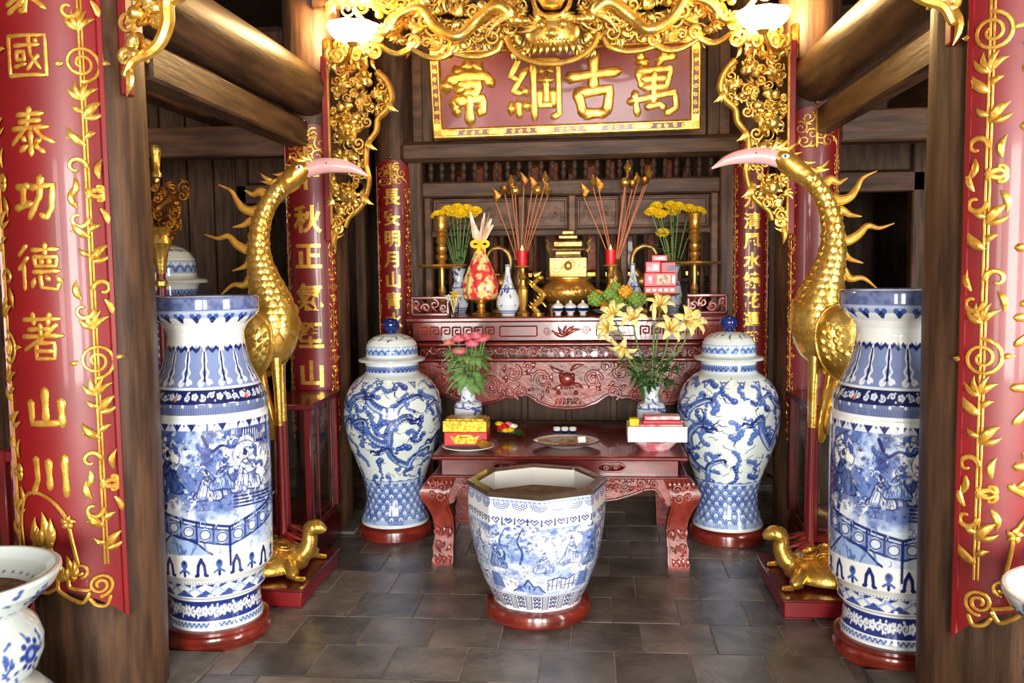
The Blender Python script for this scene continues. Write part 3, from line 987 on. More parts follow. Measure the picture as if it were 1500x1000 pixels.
for sg_ in (1, -1):
    G().prism([(-.61, .528 + sg_ * .04), (.61, .528 + sg_ * .04)] + [(x, .528 + sg_ * hole(x)) for x in wx], .03, .05).obj('waist_board', M['rosewood'], tb)
G().box((0, .46, .482), (1.32, .94, .016), .006).obj('moulding', M['rosewood'], tb)
for x in (-.27, .27):
    pts = [(x + .05 * math.cos(a) + (.02 if math.cos(a) > 0 else -.02), .528 + .022 * math.sin(a)) for a in [2 * PI * i / 24 for i in range(24)]]
    g = G()
    ribbon(g, pts + pts[:2], .005, y=.026)
    for s in (-1, 1):
        ribbon(g, spiral(x + s * .026, .528, .014, 1.2, 0, s, 14, .2), .004, y=.024)
    g.obj('waist_carving', M['rosewood_carved'], tb)


def tapron(x):
    P = [(0, .335), (.1, .34), (.2, .345), (.3, .36), (.38, .385), (.44, .41), (.485, .415), (.515, .395), (.53, .36), (.56, .33)]
    return float(np.interp(abs(x), [p[0] for p in P], [p[1] for p in P]))


xs = [-.6 + 1.2 * i / 80 for i in range(81)]
for yy, nm in ((.02, 0), (.86, 1)):
    G().prism([(x, tapron(x)) for x in xs] + [(.6, .476), (-.6, .476)], yy, yy + .035).obj('apron', M['rosewood_carved'], tb)
g = G()
ribbon(g, [(x, tapron(x) + .005) for x in xs[4:-4]], .007, y=.016)
g.obj('apron_bead', M['rosewood'], tb)
g = G()
for s in (-1, 1):
    for (cx, cz, r, a) in ((.08, .41, .035, 0), (.17, .40, .03, 2), (.25, .425, .032, 1), (.34, .435, .028, 3), (.42, .448, .02, 0), (.49, .445, .02, 2)):
        ribbon(g, [(s * p[0], p[1]) for p in spiral(cx, cz, r, 1.4, a, 1, 22, .15)], .008, .005, y=.018, flat=.9)
    for k in range(30):
        x = rg.uniform(.02, .5)
        z = rg.uniform(tapron(x) + .02, .45)
        a = rg.uniform(-1, 1.5)
        leaf(g, (s * x, z), (s * (x + .045 * math.cos(a)), min(.465, z + .04 * math.sin(a))), rg.uniform(.005, .009), .018, .8)
    for k in range(14):
        leaf(g, (s * (.02 + k * .035), .472), (s * (.035 + k * .035), .452), .008, .018)
tag(g.obj('apron_carving', M['rosewood_carved'], tb), kind='stuff')
# legs: square cabriole, bulging at the knee, with a carved foot
for sx in (-1, 1):
    for yy, front in ((.05, 1), (.84, 0)):
        lg = G()
        prof = [(.476, .60, .075), (.44, .625, .085), (.40, .645, .085), (.36, .645, .075), (.32, .63, .066), (.26, .61, .06), (.20, .603, .057), (.14, .605, .056), (.10, .612, .06), (.05, .61, .058), (.03, .615, .062), (0, .615, .06)]
        vs, fs = [], []
        for z, xc, hw in prof:
            x = sx * xc
            yo = yy + (-(xc - .61) * .7 if front else (xc - .61) * .7)
            c = .012
            for dx, dy in ((-1, -1), (1, -1), (1, 1), (-1, 1)):
                vs.append((x + dx * hw * .9, yo + dy * hw * .75, z))
        n = len(prof)
        for i in range(n - 1):
            for k in range(4):
                a, b = i * 4 + k, i * 4 + (k + 1) % 4
                fs.append((a, b, b + 4, a + 4))
        fs += [(0, 1, 2, 3), tuple((n - 1) * 4 + k for k in range(4))]
        lg.add(vs, fs)
        bm = bmesh.new()
        me = lg.mesh('leg', None, False)
        bm.from_mesh(me)
        bmesh.ops.bevel(bm, geom=[e for e in bm.edges if abs(e.verts[0].co.z - e.verts[1].co.z) > .005], offset=.012, segments=2, affect='EDGES')
        bm.to_mesh(me)
        bm.free()
        me.polygons.foreach_set('use_smooth', [True] * len(me.polygons))
        me.set_sharp_from_angle(angle=math.radians(40))
        me.materials.append(M['rosewood_carved'])
        lo = link('leg', me, tb)
        if front:
            g = G()
            yf = yy - .045
            X = lambda a: sx * a
            for (cx, cz, r, a) in ((.60, .43, .026, 0), (.65, .445, .02, 2), (.61, .385, .024, 3), (.655, .39, .018, 1), (.58, .18, .022, 1), (.63, .12, .026, 3), (.60, .03, .018, 0), (.64, .03, .016, 2), (.64, .19, .018, 2)):
                ribbon(g, [(X(p[0]), p[1]) for p in spiral(cx, cz, r, 1.3, a, 1, 18, .2)], .008, .005, y=yf - (.045 if cz > .35 else 0), flat=1.0)
            for (p, q) in (((.57, .21), (.585, .15)), ((.60, .22), (.62, .16)), ((.65, .22), (.63, .16)), ((.57, .12), (.60, .08)), ((.65, .10), (.62, .07)), ((.58, .06), (.58, .01)), ((.63, .065), (.63, .01)), ((.61, .06), (.61, .01)), ((.655, .06), (.65, .01))):
                leaf(g, (X(p[0]), p[1]), (X(q[0]), q[1]), .009, yf, 1.0)
            for k in range(6):
                leaf(g, (X(.56 + k * .022), .472), (X(.555 + k * .026), .43), .010, yf - .035, 1.0)
            tag(g.obj('leg_carving', M['rosewood_carved'], lo), kind='stuff')

# ---------------------------------------------------------------- painting blue-and-white porcelain
class Canvas:
    """glaze painting; rows run bottom to top along the profile, columns around the body"""

    def __init__(s, prof, W, H, rref):
        P = lin(prof, H)
        s.P = P
        s.W, s.H = W, H
        s.rgb = np.ones((H, W, 3)) * np.array(srgb(232, 236, 234)[:3])
        L = np.sum(np.linalg.norm(np.diff(np.array(prof), axis=0), axis=1))
        s.py = (H - 1) / L                 # rows per metre
        s.px = W / (2 * PI * rref)         # columns per metre at the reference radius
        s.yy, s.xx = np.mgrid[0:H, 0:W]

    def row(s, z, k=0):
        """row index for height z on the outside of the profile"""
        i = int(np.argmin(np.abs(s.P[:, 1] - z)))
        return i

    def blend(s, sl, a, col):
        c = np.array(srgb(*col)[:3])
        s.rgb[sl] += (c - s.rgb[sl]) * a[..., None]

    def seg(s, p, q, w0, w1, col, al=1.0):
        """capsule stroke between points in metres (x around, z rows by metres along profile)"""
        W = s.W
        ax, ay, bx, by = p[0] * s.px, p[1], q[0] * s.px, q[1]
        r0, r1 = w0 * s.px, w1 * s.px
        R = max(r0, r1) + 1
        y0, y1 = int(max(0, math.floor(min(ay, by) - R))), int(min(s.H - 1, math.ceil(max(ay, by) + R)))
        x0, x1 = int(math.floor(min(ax, bx) - R)), int(math.ceil(max(ax, bx) + R))
        if y1 < y0:
            return
        X, Y = np.meshgrid(np.arange(x0, x1 + 1), np.arange(y0, y1 + 1))
        dx, dy = bx - ax, by - ay
        t = np.clip(((X - ax) * dx + (Y - ay) * dy) / (dx * dx + dy * dy + 1e-9), 0, 1)
        d = np.hypot(X - ax - t * dx, Y - ay - t * dy) - (r0 + (r1 - r0) * t)
        a = np.clip(.5 - d, 0, 1) * al
        c = np.array(srgb(*col)[:3])
        xi = X[0] % W
        blk = s.rgb[y0:y1 + 1][:, xi]
        s.rgb[y0:y1 + 1, xi] = blk + (c - blk) * a[..., None]

    def path(s, pts, w0, w1=None, col=(40, 62, 140), al=1.0):
        w1 = w0 if w1 is None else w1
        n = len(pts) - 1
        for i in range(n):
            s.seg(pts[i], pts[i + 1], w0 + (w1 - w0) * i / n, w0 + (w1 - w0) * (i + 1) / n, col, al)

    def dot(s, p, r, col, al=1.0):
        s.seg(p, (p[0] + 1e-4, p[1]), r, r, col, al)

    def band(s, za, zb, col, al=1.0):
        a, b = sorted((s.row(za), s.row(zb)))
        s.blend((slice(a, b + 1), slice(None)), np.full((b + 1 - a, s.W), al), col)

    def rowband(s, a, b, col, al=1.0):
        s.blend((slice(a, b), slice(None)), np.full((b - a, s.W), al), col)

    def poly(s, pts, col, al=1.0):
        P = [(x * s.px, y) for x, y in pts]
        y0, y1 = int(max(0, min(p[1] for p in P))), int(min(s.H - 1, max(p[1] for p in P) + 1))
        x0, x1 = int(min(p[0] for p in P)), int(max(p[0] for p in P) + 1)
        X, Y = np.meshgrid(np.arange(x0, x1 + 1), np.arange(y0, y1 + 1))
        ins = np.zeros(X.shape, bool)
        for i in range(len(P)):
            ax, ay = P[i - 1]
            bx, by = P[i]
            if abs(by - ay) < 1e-9:
                continue
            ins ^= ((ay > Y) != (by > Y)) & (X < (bx - ax) * (Y - ay) / (by - ay) + ax)
        c = np.array(srgb(*col)[:3])
        xi = X[0] % s.W
        blk = s.rgb[y0:y1 + 1][:, xi]
        s.rgb[y0:y1 + 1, xi] = blk + (c - blk) * (ins * al)[..., None]

    def wash(s, za, zb, col, amt, seed=0, cells=14, lo=.45, hi=.7):
        """cloudy cobalt wash between heights"""
        a, b = sorted((s.row(za), s.row(zb)))
        h = b - a
        r = np.random.RandomState(seed)
        acc = np.zeros((h, s.W))
        amp = 1
        tot = 0
        for o in range(4):
            ny, nx = max(3, int(cells * (2 ** o) * h / s.W) + 2), cells * (2 ** o)
            gq = r.rand(ny, nx)
            gq = np.concatenate([gq, gq[:, :1]], 1)
            yi = np.linspace(0, ny - 1.001, h)
            xi = np.linspace(0, nx - .001, s.W)
            y_, x_ = yi.astype(int), xi.astype(int)
            fy, fx = (yi - y_)[:, None], (xi - x_)[None]
            fy, fx = fy * fy * (3 - 2 * fy), fx * fx * (3 - 2 * fx)
            acc += amp * ((gq[y_][:, x_] * (1 - fx) + gq[y_][:, x_ + 1] * fx) * (1 - fy) + (gq[y_ + 1][:, x_] * (1 - fx) + gq[y_ + 1][:, x_ + 1] * fx) * fy)
            tot += amp
            amp *= .6
        acc /= tot
        al = np.clip((acc - lo) / (hi - lo), 0, 1) * amt
        s.blend((slice(a, b), slice(None)), al, col)

    def mesh(s, name, mod=None, capb=True, capt=False):
        P, W, H = s.P, s.W, s.H
        a = np.arange(W) * 2 * PI / W
        R = np.repeat(P[:, 0][:, None], W, 1)
        if mod is not None:
            R = R * mod(a[None, :], P[:, 1][:, None])
        co = np.stack([R * np.sin(a), -R * np.cos(a), np.repeat(P[:, 1][:, None], W, 1)], 2).reshape(-1, 3)
        i, j = np.meshgrid(np.arange(H - 1), np.arange(W), indexing='ij')
        j2 = (j + 1) % W
        q = np.stack([i * W + j, i * W + j2, (i + 1) * W + j2, (i + 1) * W + j], 2).reshape(-1, 4)
        me = bpy.data.meshes.new(name)
        me.vertices.add(len(co))
        me.vertices.foreach_set('co', co.ravel())
        nf = len(q)
        me.loops.add(nf * 4)
        me.loops.foreach_set('vertex_index', q.ravel().astype(np.int32))
        me.polygons.add(nf)
        me.polygons.foreach_set('loop_start', np.arange(nf, dtype=np.int32) * 4)
        me.polygons.foreach_set('loop_total', np.full(nf, 4, dtype=np.int32))
        me.polygons.foreach_set('use_smooth', np.ones(nf, dtype=bool))
        me.update(calc_edges=True)
        at = me.color_attributes.new('paint', 'FLOAT_COLOR', 'POINT')
        rgba = np.concatenate([s.rgb, np.ones((H, W, 1))], 2).astype(np.float32)
        at.data.foreach_set('color', rgba.ravel())
        me.materials.append(M['porcelain'])
        me.validate()
        return me


INK = (28, 42, 104)
MID = (66, 94, 164)
PALE = (150, 176, 216)
DEEP = (22, 30, 78)
SLATE = (104, 118, 158)


def row_of(c, z):
    return float(np.interp(z, *zip(*sorted((c.P[i, 1], i) for i in range(c.H)))))


def spiral2(cx, cy, r, turns, a0, s, ry, n=16):
    return [(cx + r * (1 - .85 * i / (n - 1)) * math.cos(a0 + s * turns * 2 * PI * i / (n - 1)), cy + ry * r * (1 - .85 * i / (n - 1)) * math.sin(a0 + s * turns * 2 * PI * i / (n - 1))) for i in range(n)]


def ruyi_row(c, z, n, size, circ, col, flip=-1, dotcol=None):
    """row of pendent lappets round the body"""
    r = row_of(c, z)
    for i in range(n):
        x = circ * (i + .5) / n
        k = c.py
        c.dot((x, r + flip * size * .25 * k), size * .28, col)
        c.path([(x - size * .42, r), (x - size * .2, r + flip * size * .35 * k), (x, r + flip * size * .75 * k), (x + size * .2, r + flip * size * .35 * k), (x + size * .42, r)], size * .08, col=col)
        if dotcol:
            c.dot((x, r + flip * size * .3 * k), size * .14, dotcol)


def floret_band(c, za, zb, circ, n, base, light, seed):
    c.band(za, zb, base)
    r = random.Random(seed)
    k = c.py
    zm = (row_of(c, za) + row_of(c, zb)) / 2
    hh = abs(zb - za)
    for i in range(n):
        x = circ * i / n
        for a in range(5):
            c.dot((x + hh * .16 * math.cos(a * 1.257), zm + hh * .16 * math.sin(a * 1.257) * k), hh * .10, light)
        for s in (-1, 1):
            c.path(spiral2(x + s * circ / n * .33, zm + r.uniform(-.1, .1) * hh * k, hh * .25, 1.2, r.uniform(0, 6), s, k), hh * .045, col=light)
            for q in range(3):
                c.dot((x + s * circ / n * r.uniform(.15, .5), zm + r.uniform(-.35, .35) * hh * k), hh * .06, light)


def dragon(c, x0, z0, L, amp, s, ry, wd=.022, col=MID, seed=1):
    """sinuous dragon with scaly back, head, claws and whiskers"""
    r = random.Random(seed)
    k = ry
    pts = []
    n = 46
    for i in range(n):
        t = i / (n - 1)
        pts.append((x0 + s * L * (t - .5) + .02 * math.sin(t * 17), z0 + k * amp * math.sin(t * 2 * PI * 1.35 + .6) * (1 - .3 * t)))
    ww = [wd * (.55 + .6 * math.sin(min(1, i / n * 1.25) * PI) if i / n < .8 else .55 * (1 - i / n) * 4.2 + .1) for i in range(n)]
    for i in range(n - 1):
        c.seg(pts[i], pts[i + 1], ww[i] + .0035, ww[i] + .0035, INK)
    for i in range(n - 1):
        c.seg(pts[i], pts[i + 1], ww[i], ww[i], col)
    for i in range(n - 1):
        c.seg((pts[i][0], pts[i][1] - ww[i] * .45 * k), (pts[i + 1][0], pts[i + 1][1] - ww[i] * .45 * k), ww[i] * .38, ww[i] * .38, (176, 196, 224), .9)
        for q in (-.1, .35, .75):
            p = (pts[i][0], pts[i][1] + q * ww[i] * k)
            c.path([(p[0] - .005, p[1]), (p[0], p[1] + .005 * k), (p[0] + .005, p[1])], .0014, col=INK, al=.8)
    for i in range(0, n - 3, 1):
        a, b = pts[i], pts[i + 1]
        nx, ny = -(b[1] - a[1]) / k, (b[0] - a[0])
        q = math.hypot(nx, ny) + 1e-9
        t = i / n
        e = wd * (1.0 if t < .8 else .6)
        c.seg((a[0] + nx / q * e * .5, a[1] + ny / q * e * .5 * k), (a[0] + nx / q * e * 1.5, a[1] + ny / q * e * 1.5 * k), .003, .001, INK)
    hx, hz = pts[0]
    c.dot((hx - s * .012, hz + .008 * k), wd * 1.15, col)
    c.path([(hx, hz + .01 * k), (hx - s * .045, hz + .014 * k), (hx - s * .055, hz)], .012, .005, INK)
    c.path([(hx, hz - .008 * k), (hx - s * .04, hz - .012 * k)], .008, .003, INK)
    c.dot((hx - s * .016, hz + .018 * k), .006, (235, 238, 236))
    c.dot((hx - s * .017, hz + .018 * k), .003, DEEP)
    for q in range(3):
        c.path([(hx + s * .01, hz + .02 * k), (hx + s * (.03 + q * .008), hz + (.045 - q * .014) * k), (hx + s * (.055 + .01 * q), hz + (.05 - q * .022) * k)], .004, .001, INK)
    for t in (.22, .45, .7):
        i = int(t * n)
        a = pts[i]
        sg_ = -1 if r.random() < .5 else 1
        e = (a[0] + .05 * s, a[1] + sg_ * .055 * k)
        c.path([a, (a[0] + .01, a[1] + sg_ * .04 * k), e], .009, .006, col)
        for q in range(4):
            an = q * .7 - 1 + (0 if sg_ > 0 else 3.1)
            c.path([e, (e[0] + .025 * math.sin(an), e[1] + .025 * math.cos(an) * k)], .004, .001, INK)


def cloudlet(c, x, z, size, k, col, rnd):
    """irregular clustered cloud or pine tuft with a wispy tail"""
    a = rnd.uniform(0, 6.28)
    px_, pz_ = x, z
    m = rnd.randint(5, 8)
    for i in range(m):
        r = size * rnd.uniform(.26, .44) * (1 - .07 * i)
        c.dot((px_, pz_), r + .0016, INK, .55)
        c.dot((px_, pz_), r, col)
        c.dot((px_ + r * .25, pz_ + r * .3 * k), r * .35, PALE, .55)
        a += rnd.uniform(-1.1, 1.1)
        px_ += size * .42 * math.cos(a)
        pz_ += size * .42 * math.sin(a) * k
    c.path([(px_, pz_), (px_ + size * .5 * math.cos(a), pz_ + size * .4 * math.sin(a) * k), (px_ + size * 1.0 * math.cos(a + .5), pz_ + size * .8 * math.sin(a + .5) * k)], size * .10, size * .02, INK)


def figure(c, x, z, h, k, robe=(206, 216, 230), line=INK, halo=False, s=1):
    """robed figure drawn in fine brush lines: wide knees, falling sleeves, small bearded head"""
    rn = random.Random(int(abs(x) * 1000) + int(h * 999))
    f = lambda a, b: (x + s * a * h, z + b * h * k)
    if halo:
        c.dot(f(0, .80), h * .30, (232, 234, 230))
        c.path([f(.30 * math.cos(a * .26), .80 + .30 * math.sin(a * .26)) for a in range(25)], .0022, col=MID)
    body = spline([f(-.34, .02), f(-.38, .14), f(-.24, .30), f(-.17, .52), f(-.08, .68), f(.06, .68), f(.16, .54), f(.20, .36), f(.36, .26), f(.40, .08), f(.30, .0), f(.0, .04), f(-.2, .0), f(-.34, .02)], 4)
    c.poly(body, robe)
    c.path(body, .0022, col=line)
    c.poly([f(-.36, .10), f(-.1, .18), f(.05, .05), f(-.2, .0)], MID, .55)
    c.poly([f(.12, .5), f(.32, .22), f(.2, .12), f(.05, .36)], MID, .5)
    for q in range(11):
        a = -.3 + .06 * q
        c.path(spline([f(a * .35, .62), f(a * .7 + rn.uniform(-.04, .04), .4), f(a + rn.uniform(-.05, .05), .2), f(a * 1.1, .05)], 3), .0014, col=line, al=.85)
    c.path(spline([f(-.1, .58), f(.06, .44), f(.24, .46), f(.30, .56)], 4), h * .035, h * .02, robe)
    c.path(spline([f(-.1, .54), f(.06, .40), f(.24, .42), f(.30, .54)], 4), .0018, col=line)
    c.path([f(-.09, .66), f(.02, .56), f(.07, .66)], .002, col=line)
    c.dot(f(.01, .78), h * .075, (228, 230, 226))
    c.path([f(.01 + .078 * math.cos(a * .42), .78 + .085 * math.sin(a * .42)) for a in range(16)], .0016, col=line)
    c.dot(f(-.01, .845), h * .055, line)
    c.dot(f(-.02, .90), h * .03, line)
    c.path([f(.03, .72), f(.04, .66)], .003, .001, line)
    c.dot(f(.03, .79), .0022, DEEP)


def scribble(c, x0, x1, r0, r1, n, k, rnd, cols, size=.018, wd=.0018):
    """dense fine brushwork: foliage dabs, drapery ticks and little arcs"""
    for i in range(n):
        x, r = rnd.uniform(x0, x1), rnd.uniform(r0, r1)
        col = rnd.choice(cols)
        q = rnd.random()
        if q < .4:
            a = rnd.uniform(0, 6.28)
            c.path([(x + size * .6 * math.cos(a + t * .5), r + size * .6 * math.sin(a + t * .5) * k) for t in range(6)], wd, wd * .6, col, .85)
        elif q < .8:
            a = rnd.uniform(-.6, .6)
            for t in range(3):
                c.path([(x + t * size * .3, r), (x + t * size * .3 + size * math.sin(a), r + size * math.cos(a) * k)], wd, wd * .5, col, .8)
        else:
            c.dot((x, r), size * rnd.uniform(.12, .3), col, .8)


def balustrade(c, x0, x1, xk, z, h, k, drop):
    """garden fence with panels that bends at xk"""
    f = lambda x: z - drop * k * (x - x0) / (xk - x0) if x < xk else z - drop * k + drop * k * (x - xk) / (x1 - xk) * 1.1
    n = 9
    P = [x0 + (x1 - x0) * i / n for i in range(n + 1)]
    for e, wd in ((0, .0045), (-.22, .003), (-1.0, .004)):
        c.path([(x, f(x) + e * h * k) for x in P], wd, col=INK)
    for i in range(n):
        a, b = P[i], P[i + 1]
        m = (a + b) / 2
        c.path([(a, f(a)), (a, f(a) - h * k)], .0045, col=INK)
        c.poly([(a, f(a) - .22 * h * k), (b, f(b) - .22 * h * k), (b, f(b) - h * k), (a, f(a) - h * k)], MID, .75)
        c.dot((m, f(m) - .6 * h * k), h * .26, (206, 218, 232))
        c.path([(m + h * .26 * math.cos(q * .45), f(m) + (-.6 * h + h * .26 * math.sin(q * .45)) * k) for q in range(15)], .002, col=INK)
        c.path([(a + .01, f(a)), (a + .01, f(a) - .2 * h * k)], .003, col=INK)
    c.path([(xk, f(xk)), (xk, f(xk) - 2.1 * h * k)], .005, col=INK)


def pine(c, x, z, k, sc_, rnd, col=INK):
    P = [(x, z), (x + .02 * sc_, z + .10 * sc_ * k), (x - .02 * sc_, z + .2 * sc_ * k), (x + .03 * sc_, z + .32 * sc_ * k)]
    P = spline(P, 5)
    c.path(P, .014 * sc_, .005 * sc_, MID)
    c.path(P, .004 * sc_, .003 * sc_, INK)
    for i in range(26):
        px_, pz_ = x + rnd.uniform(-.13, .14) * sc_, z + rnd.uniform(.12, .38) * sc_ * k
        for q in range(5):
            a = q * .7 - 1.4
            c.path([(px_, pz_), (px_ + .024 * sc_ * math.sin(a), pz_ + .022 * sc_ * math.cos(a) * k)], .0028, .0012, col, .8)


def rocks(c, x, z, k, w_, h_, rnd):
    P = [(x - w_ / 2, z)]
    for i in range(7):
        P.append((x - w_ / 2 + w_ * (i + .5) / 7, z + h_ * k * rnd.uniform(.45, 1) * math.sin((i + .5) / 7 * PI)))
    P.append((x + w_ / 2, z))
    c.poly(P, PALE)
    c.path(P, .004, col=INK)
    for i in range(8):
        a = x + rnd.uniform(-.4, .4) * w_
        c.path([(a, z + rnd.uniform(.1, .5) * h_ * k), (a + rnd.uniform(-.02, .03), z)], .006, .002, MID, .8)


# ---- the pair of man-high vases
VP = [(.192, .08), (.196, .10), (.190, .12), (.184, .16), (.183, .19), (.190, .215), (.206, .228), (.202, .24), (.205, .27), (.219, .30), (.240, .325), (.242, .345), (.244, .42), (.247, .60), (.247, .80), (.245, .93), (.242, .968), (.236, .975), (.238, .985), (.240, 1.03), (.228, 1.06), (.203, 1.11), (.178, 1.165), (.160, 1.235), (.153, 1.285), (.156, 1.31), (.172, 1.34), (.200, 1.365), (.216, 1.385), (.220, 1.405), (.219, 1.445), (.213, 1.455), (.200, 1.45), (.175, 1.36), (.140, 1.28)]
VOUT = VP[:32]


def paint_vase():
    H, W = 600, 760
    c = Canvas(VP, W, H, .245)
    # only the outer part of the profile carries paint; rows measured by arc length
    full = np.array(VP)
    d = np.r_[0, np.cumsum(np.linalg.norm(np.diff(full, axis=0), axis=1))]
    zt = [p[1] for p in VP[:33]]
    rr = d[:33] / d[-1] * (H - 1)
    c_row = lambda z: float(np.interp(z, zt, rr))
    global row_of
    row_of = lambda cc, z: c_row(z)
    c.row = lambda z, k=0: int(round(c_row(z)))
    k = c.py
    C = 2 * PI * .245
    rnd = random.Random(11)
    R = c_row
    # foot bands
    c.band(.10, .118, PALE, .8)
    for i in range(60):
        c.path([(C * i / 60, R(.102)), (C * (i + .5) / 60, R(.116)), (C * (i + 1) / 60, R(.102))], .002, col=INK)
    floret_band(c, .125, .205, C, 16, (38, 54, 124), (222, 228, 236), 3)
    c.band(.232, .285, (58, 78, 144))
    for i in range(14):
        x = C * i / 14
        c.path([(x, R(.275)), (x + C / 28, R(.245)), (x + C / 14, R(.275))], .010, col=(226, 232, 236))
        c.path(spiral2(x + C / 28, R(.27), .018, 1.2, 1, 1, k), .0035, col=(226, 232, 236))
        c.path([(x + .02, R(.25)), (x + .06, R(.27)), (x + .09, R(.25))], .004, col=PALE)
    for i in range(110):
        c.dot((C * i / 110, R(.292)), .003, SLATE)
    # lappets above the foot
    for i in range(22):
        x = C * (i + .5) / 22
        kk = i % 2
        if kk:
            c.path([(x - .016, R(.335)), (x - .012, R(.375)), (x, R(.40)), (x + .012, R(.375)), (x + .016, R(.335))], .0065, col=INK)
            c.path([(x - .024, R(.333)), (x - .012, R(.338))], .005, col=INK)
            c.path([(x + .024, R(.333)), (x + .012, R(.338))], .005, col=INK)
        else:
            c.path([(x, R(.335)), (x, R(.36))], .006, col=INK)
            c.dot((x, R(.38)), .014, MID)
            c.dot((x, R(.385)), .006, INK)
            c.path([(x - .02, R(.345)), (x, R(.36)), (x + .02, R(.345))], .004, col=MID)
    # main scene
    c.wash(.42, .925, PALE, .95, 2, 12, .32, .52)
    c.wash(.42, .925, MID, .85, 5, 20, .46, .62)
    c.wash(.60, .925, (50, 68, 136), .85, 9, 26, .50, .62)
    c.wash(.42, .56, (206, 220, 234), .85, 4, 9, .35, .6)
    for x0 in (0, C / 2):
        rocks(c, x0 + .02, R(.42), k, .26, .10, rnd)
        pine(c, x0 - .05, R(.58), k, .8, rnd)
        pine(c, x0 + C / 2 - .14, R(.6), k, .75, rnd)
        balustrade(c, x0 - .10, x0 + .48, x0 + .22, R(.60), .075, k, .075)
        # temple roofs
        for dx, w_ in ((.36, .16), (.56, .14)):
            x = x0 + dx
            c.poly([(x - w_ / 2, R(.86)), (x + w_ / 2, R(.86)), (x + w_ / 2 - .01, R(.915)), (x - w_ / 2 + .01, R(.915))], (206, 214, 226))
            for q in range(13):
                c.path([(x - w_ / 2 + w_ * q / 12, R(.86)), (x - w_ / 2 + .01 + (w_ - .02) * q / 12, R(.915))], .0036, col=DEEP)
            c.path([(x - w_ / 2 - .02, R(.875)), (x - w_ / 2, R(.858)), (x + w_ / 2, R(.858)), (x + w_ / 2 + .02, R(.875))], .005, col=INK)
        # figures
        figure(c, x0 + .30, R(.66), .19, k, halo=True)
        figure(c, x0 - .02, R(.67), .19, k, (70, 92, 150), DEEP, True, -1)
        figure(c, x0 + .45, R(.66), .15, k, s=-1)
        figure(c, x0 + .54, R(.62), .15, k, PALE)
        figure(c, x0 + .14, R(.64), .14, k, s=1)
        figure(c, x0 + .20, R(.68), .13, k, PALE, s=-1)
        # terrace slabs
        for q in range(4):
            z = .645 - q * .014
            c.path([(x0 + .24, R(z)), (x0 + .46, R(z - .008)), (x0 + .56, R(z + .012))], .003, col=INK)
        for q in range(14):
            x, z = x0 + rnd.uniform(0, C / 2), rnd.uniform(.75, .91)
            cloudlet(c, x, R(z), .026, k, (60, 84, 154), rnd)
        c.path(spline([(x0 + .13, R(.90)), (x0 + .16, R(.84)), (x0 + .2, R(.86)), (x0 + .25, R(.85)), (x0 + .28, R(.89))], 6), .007, .002, INK)
        for q in range(90):
            x, z = x0 + rnd.uniform(0, C / 2), rnd.uniform(.62, .90)
            c.path([(x, R(z)), (x + rnd.uniform(-.02, .02), R(z) + rnd.uniform(-.02, .02) * k)], .003, .001, INK, .8)
    scribble(c, 0, C, R(.60), R(.92), 900, k, rnd, (INK, MID, (220, 228, 236), INK), .016)
    scribble(c, 0, C, R(.43), R(.58), 160, k, rnd, (MID, PALE), .02)
    # border under the shoulder
    c.band(.925, .952, (206, 214, 228))
    for i in range(26):
        x = C * (i + .5) / 26
        c.dot((x, R(.944)), .010 if i % 2 else .007, INK)
        c.path([(x - .014, R(.951)), (x, R(.928)), (x + .014, R(.951))], .0035, col=INK)
        c.dot((x + C / 52, R(.945)), .004, MID)
    c.band(.952, .985, (224, 230, 232))
    c.band(.985, 1.03, SLATE)
    for i in range(28):
        c.dot((C * i / 28, R(1.022)), .005, (228, 232, 236))
    for i in range(160):
        c.path([(C * i / 160, R(.988)), (C * (i + .5) / 160, R(1.012))], .0016, col=(70, 84, 130))
    floret_band(c, 1.03, 1.085, C, 15, (28, 36, 84), (196, 208, 226), 8)
    for i in range(5):
        c.dot((C * i / 5 + .02, R(1.05)), .008, (196, 110, 84))
    c.band(1.085, 1.095, (210, 218, 230))
    # collar of arched panels
    c.band(1.095, 1.225, (120, 138, 182))
    N = 16
    for i in range(N):
        x = C * (i + .5) / N
        hw = C / N / 2
        c.poly([(x - hw, R(1.225)), (x - hw, R(1.262)), (x - hw * .8, R(1.238)), (x, R(1.255)), (x + hw * .8, R(1.238)), (x + hw, R(1.262)), (x + hw, R(1.225))], (120, 138, 182))
        c.path([(x - hw, R(1.235)), (x - hw * .5, R(1.25)), (x, R(1.235)), (x + hw * .5, R(1.25)), (x + hw, R(1.235))], .006, col=INK)
        for s in (-1, 1):
            c.path([(x, R(1.25)), (x + s * .012, R(1.20)), (x + s * .004, R(1.175)), (x + s * .020, R(1.15)), (x + s * .008, R(1.13)), (x + s * .028, R(1.112))], .0045, col=(214, 222, 234))
            c.path(spiral2(x + s * .02, R(1.11), .014, 1.1, 0, s, k), .0035, col=(226, 230, 238))
        c.path([(x, R(1.23)), (x, R(1.12))], .005, col=DEEP)
    # neck left plain, brim lappets and stippled lip
    c.band(1.40, 1.452, SLATE)
    c.wash(1.40, 1.45, (70, 84, 132), .8, 6, 60, .4, .6)
    c.band(1.372, 1.40, (126, 144, 190), .7)
    N = 20
    for i in range(N):
        x = C * (i + .5) / N
        c.dot((x, R(1.372)), .017, INK)
        c.dot((x, R(1.358)), .010, INK)
        c.dot((x - .016, R(1.378)), .010, MID)
        c.dot((x + .016, R(1.378)), .010, MID)
        c.dot((x, R(1.385)), .006, PALE)
    return c.mesh('body')


import types
_row_default = row_of
vase_me = paint_vase()
row_of = _row_default


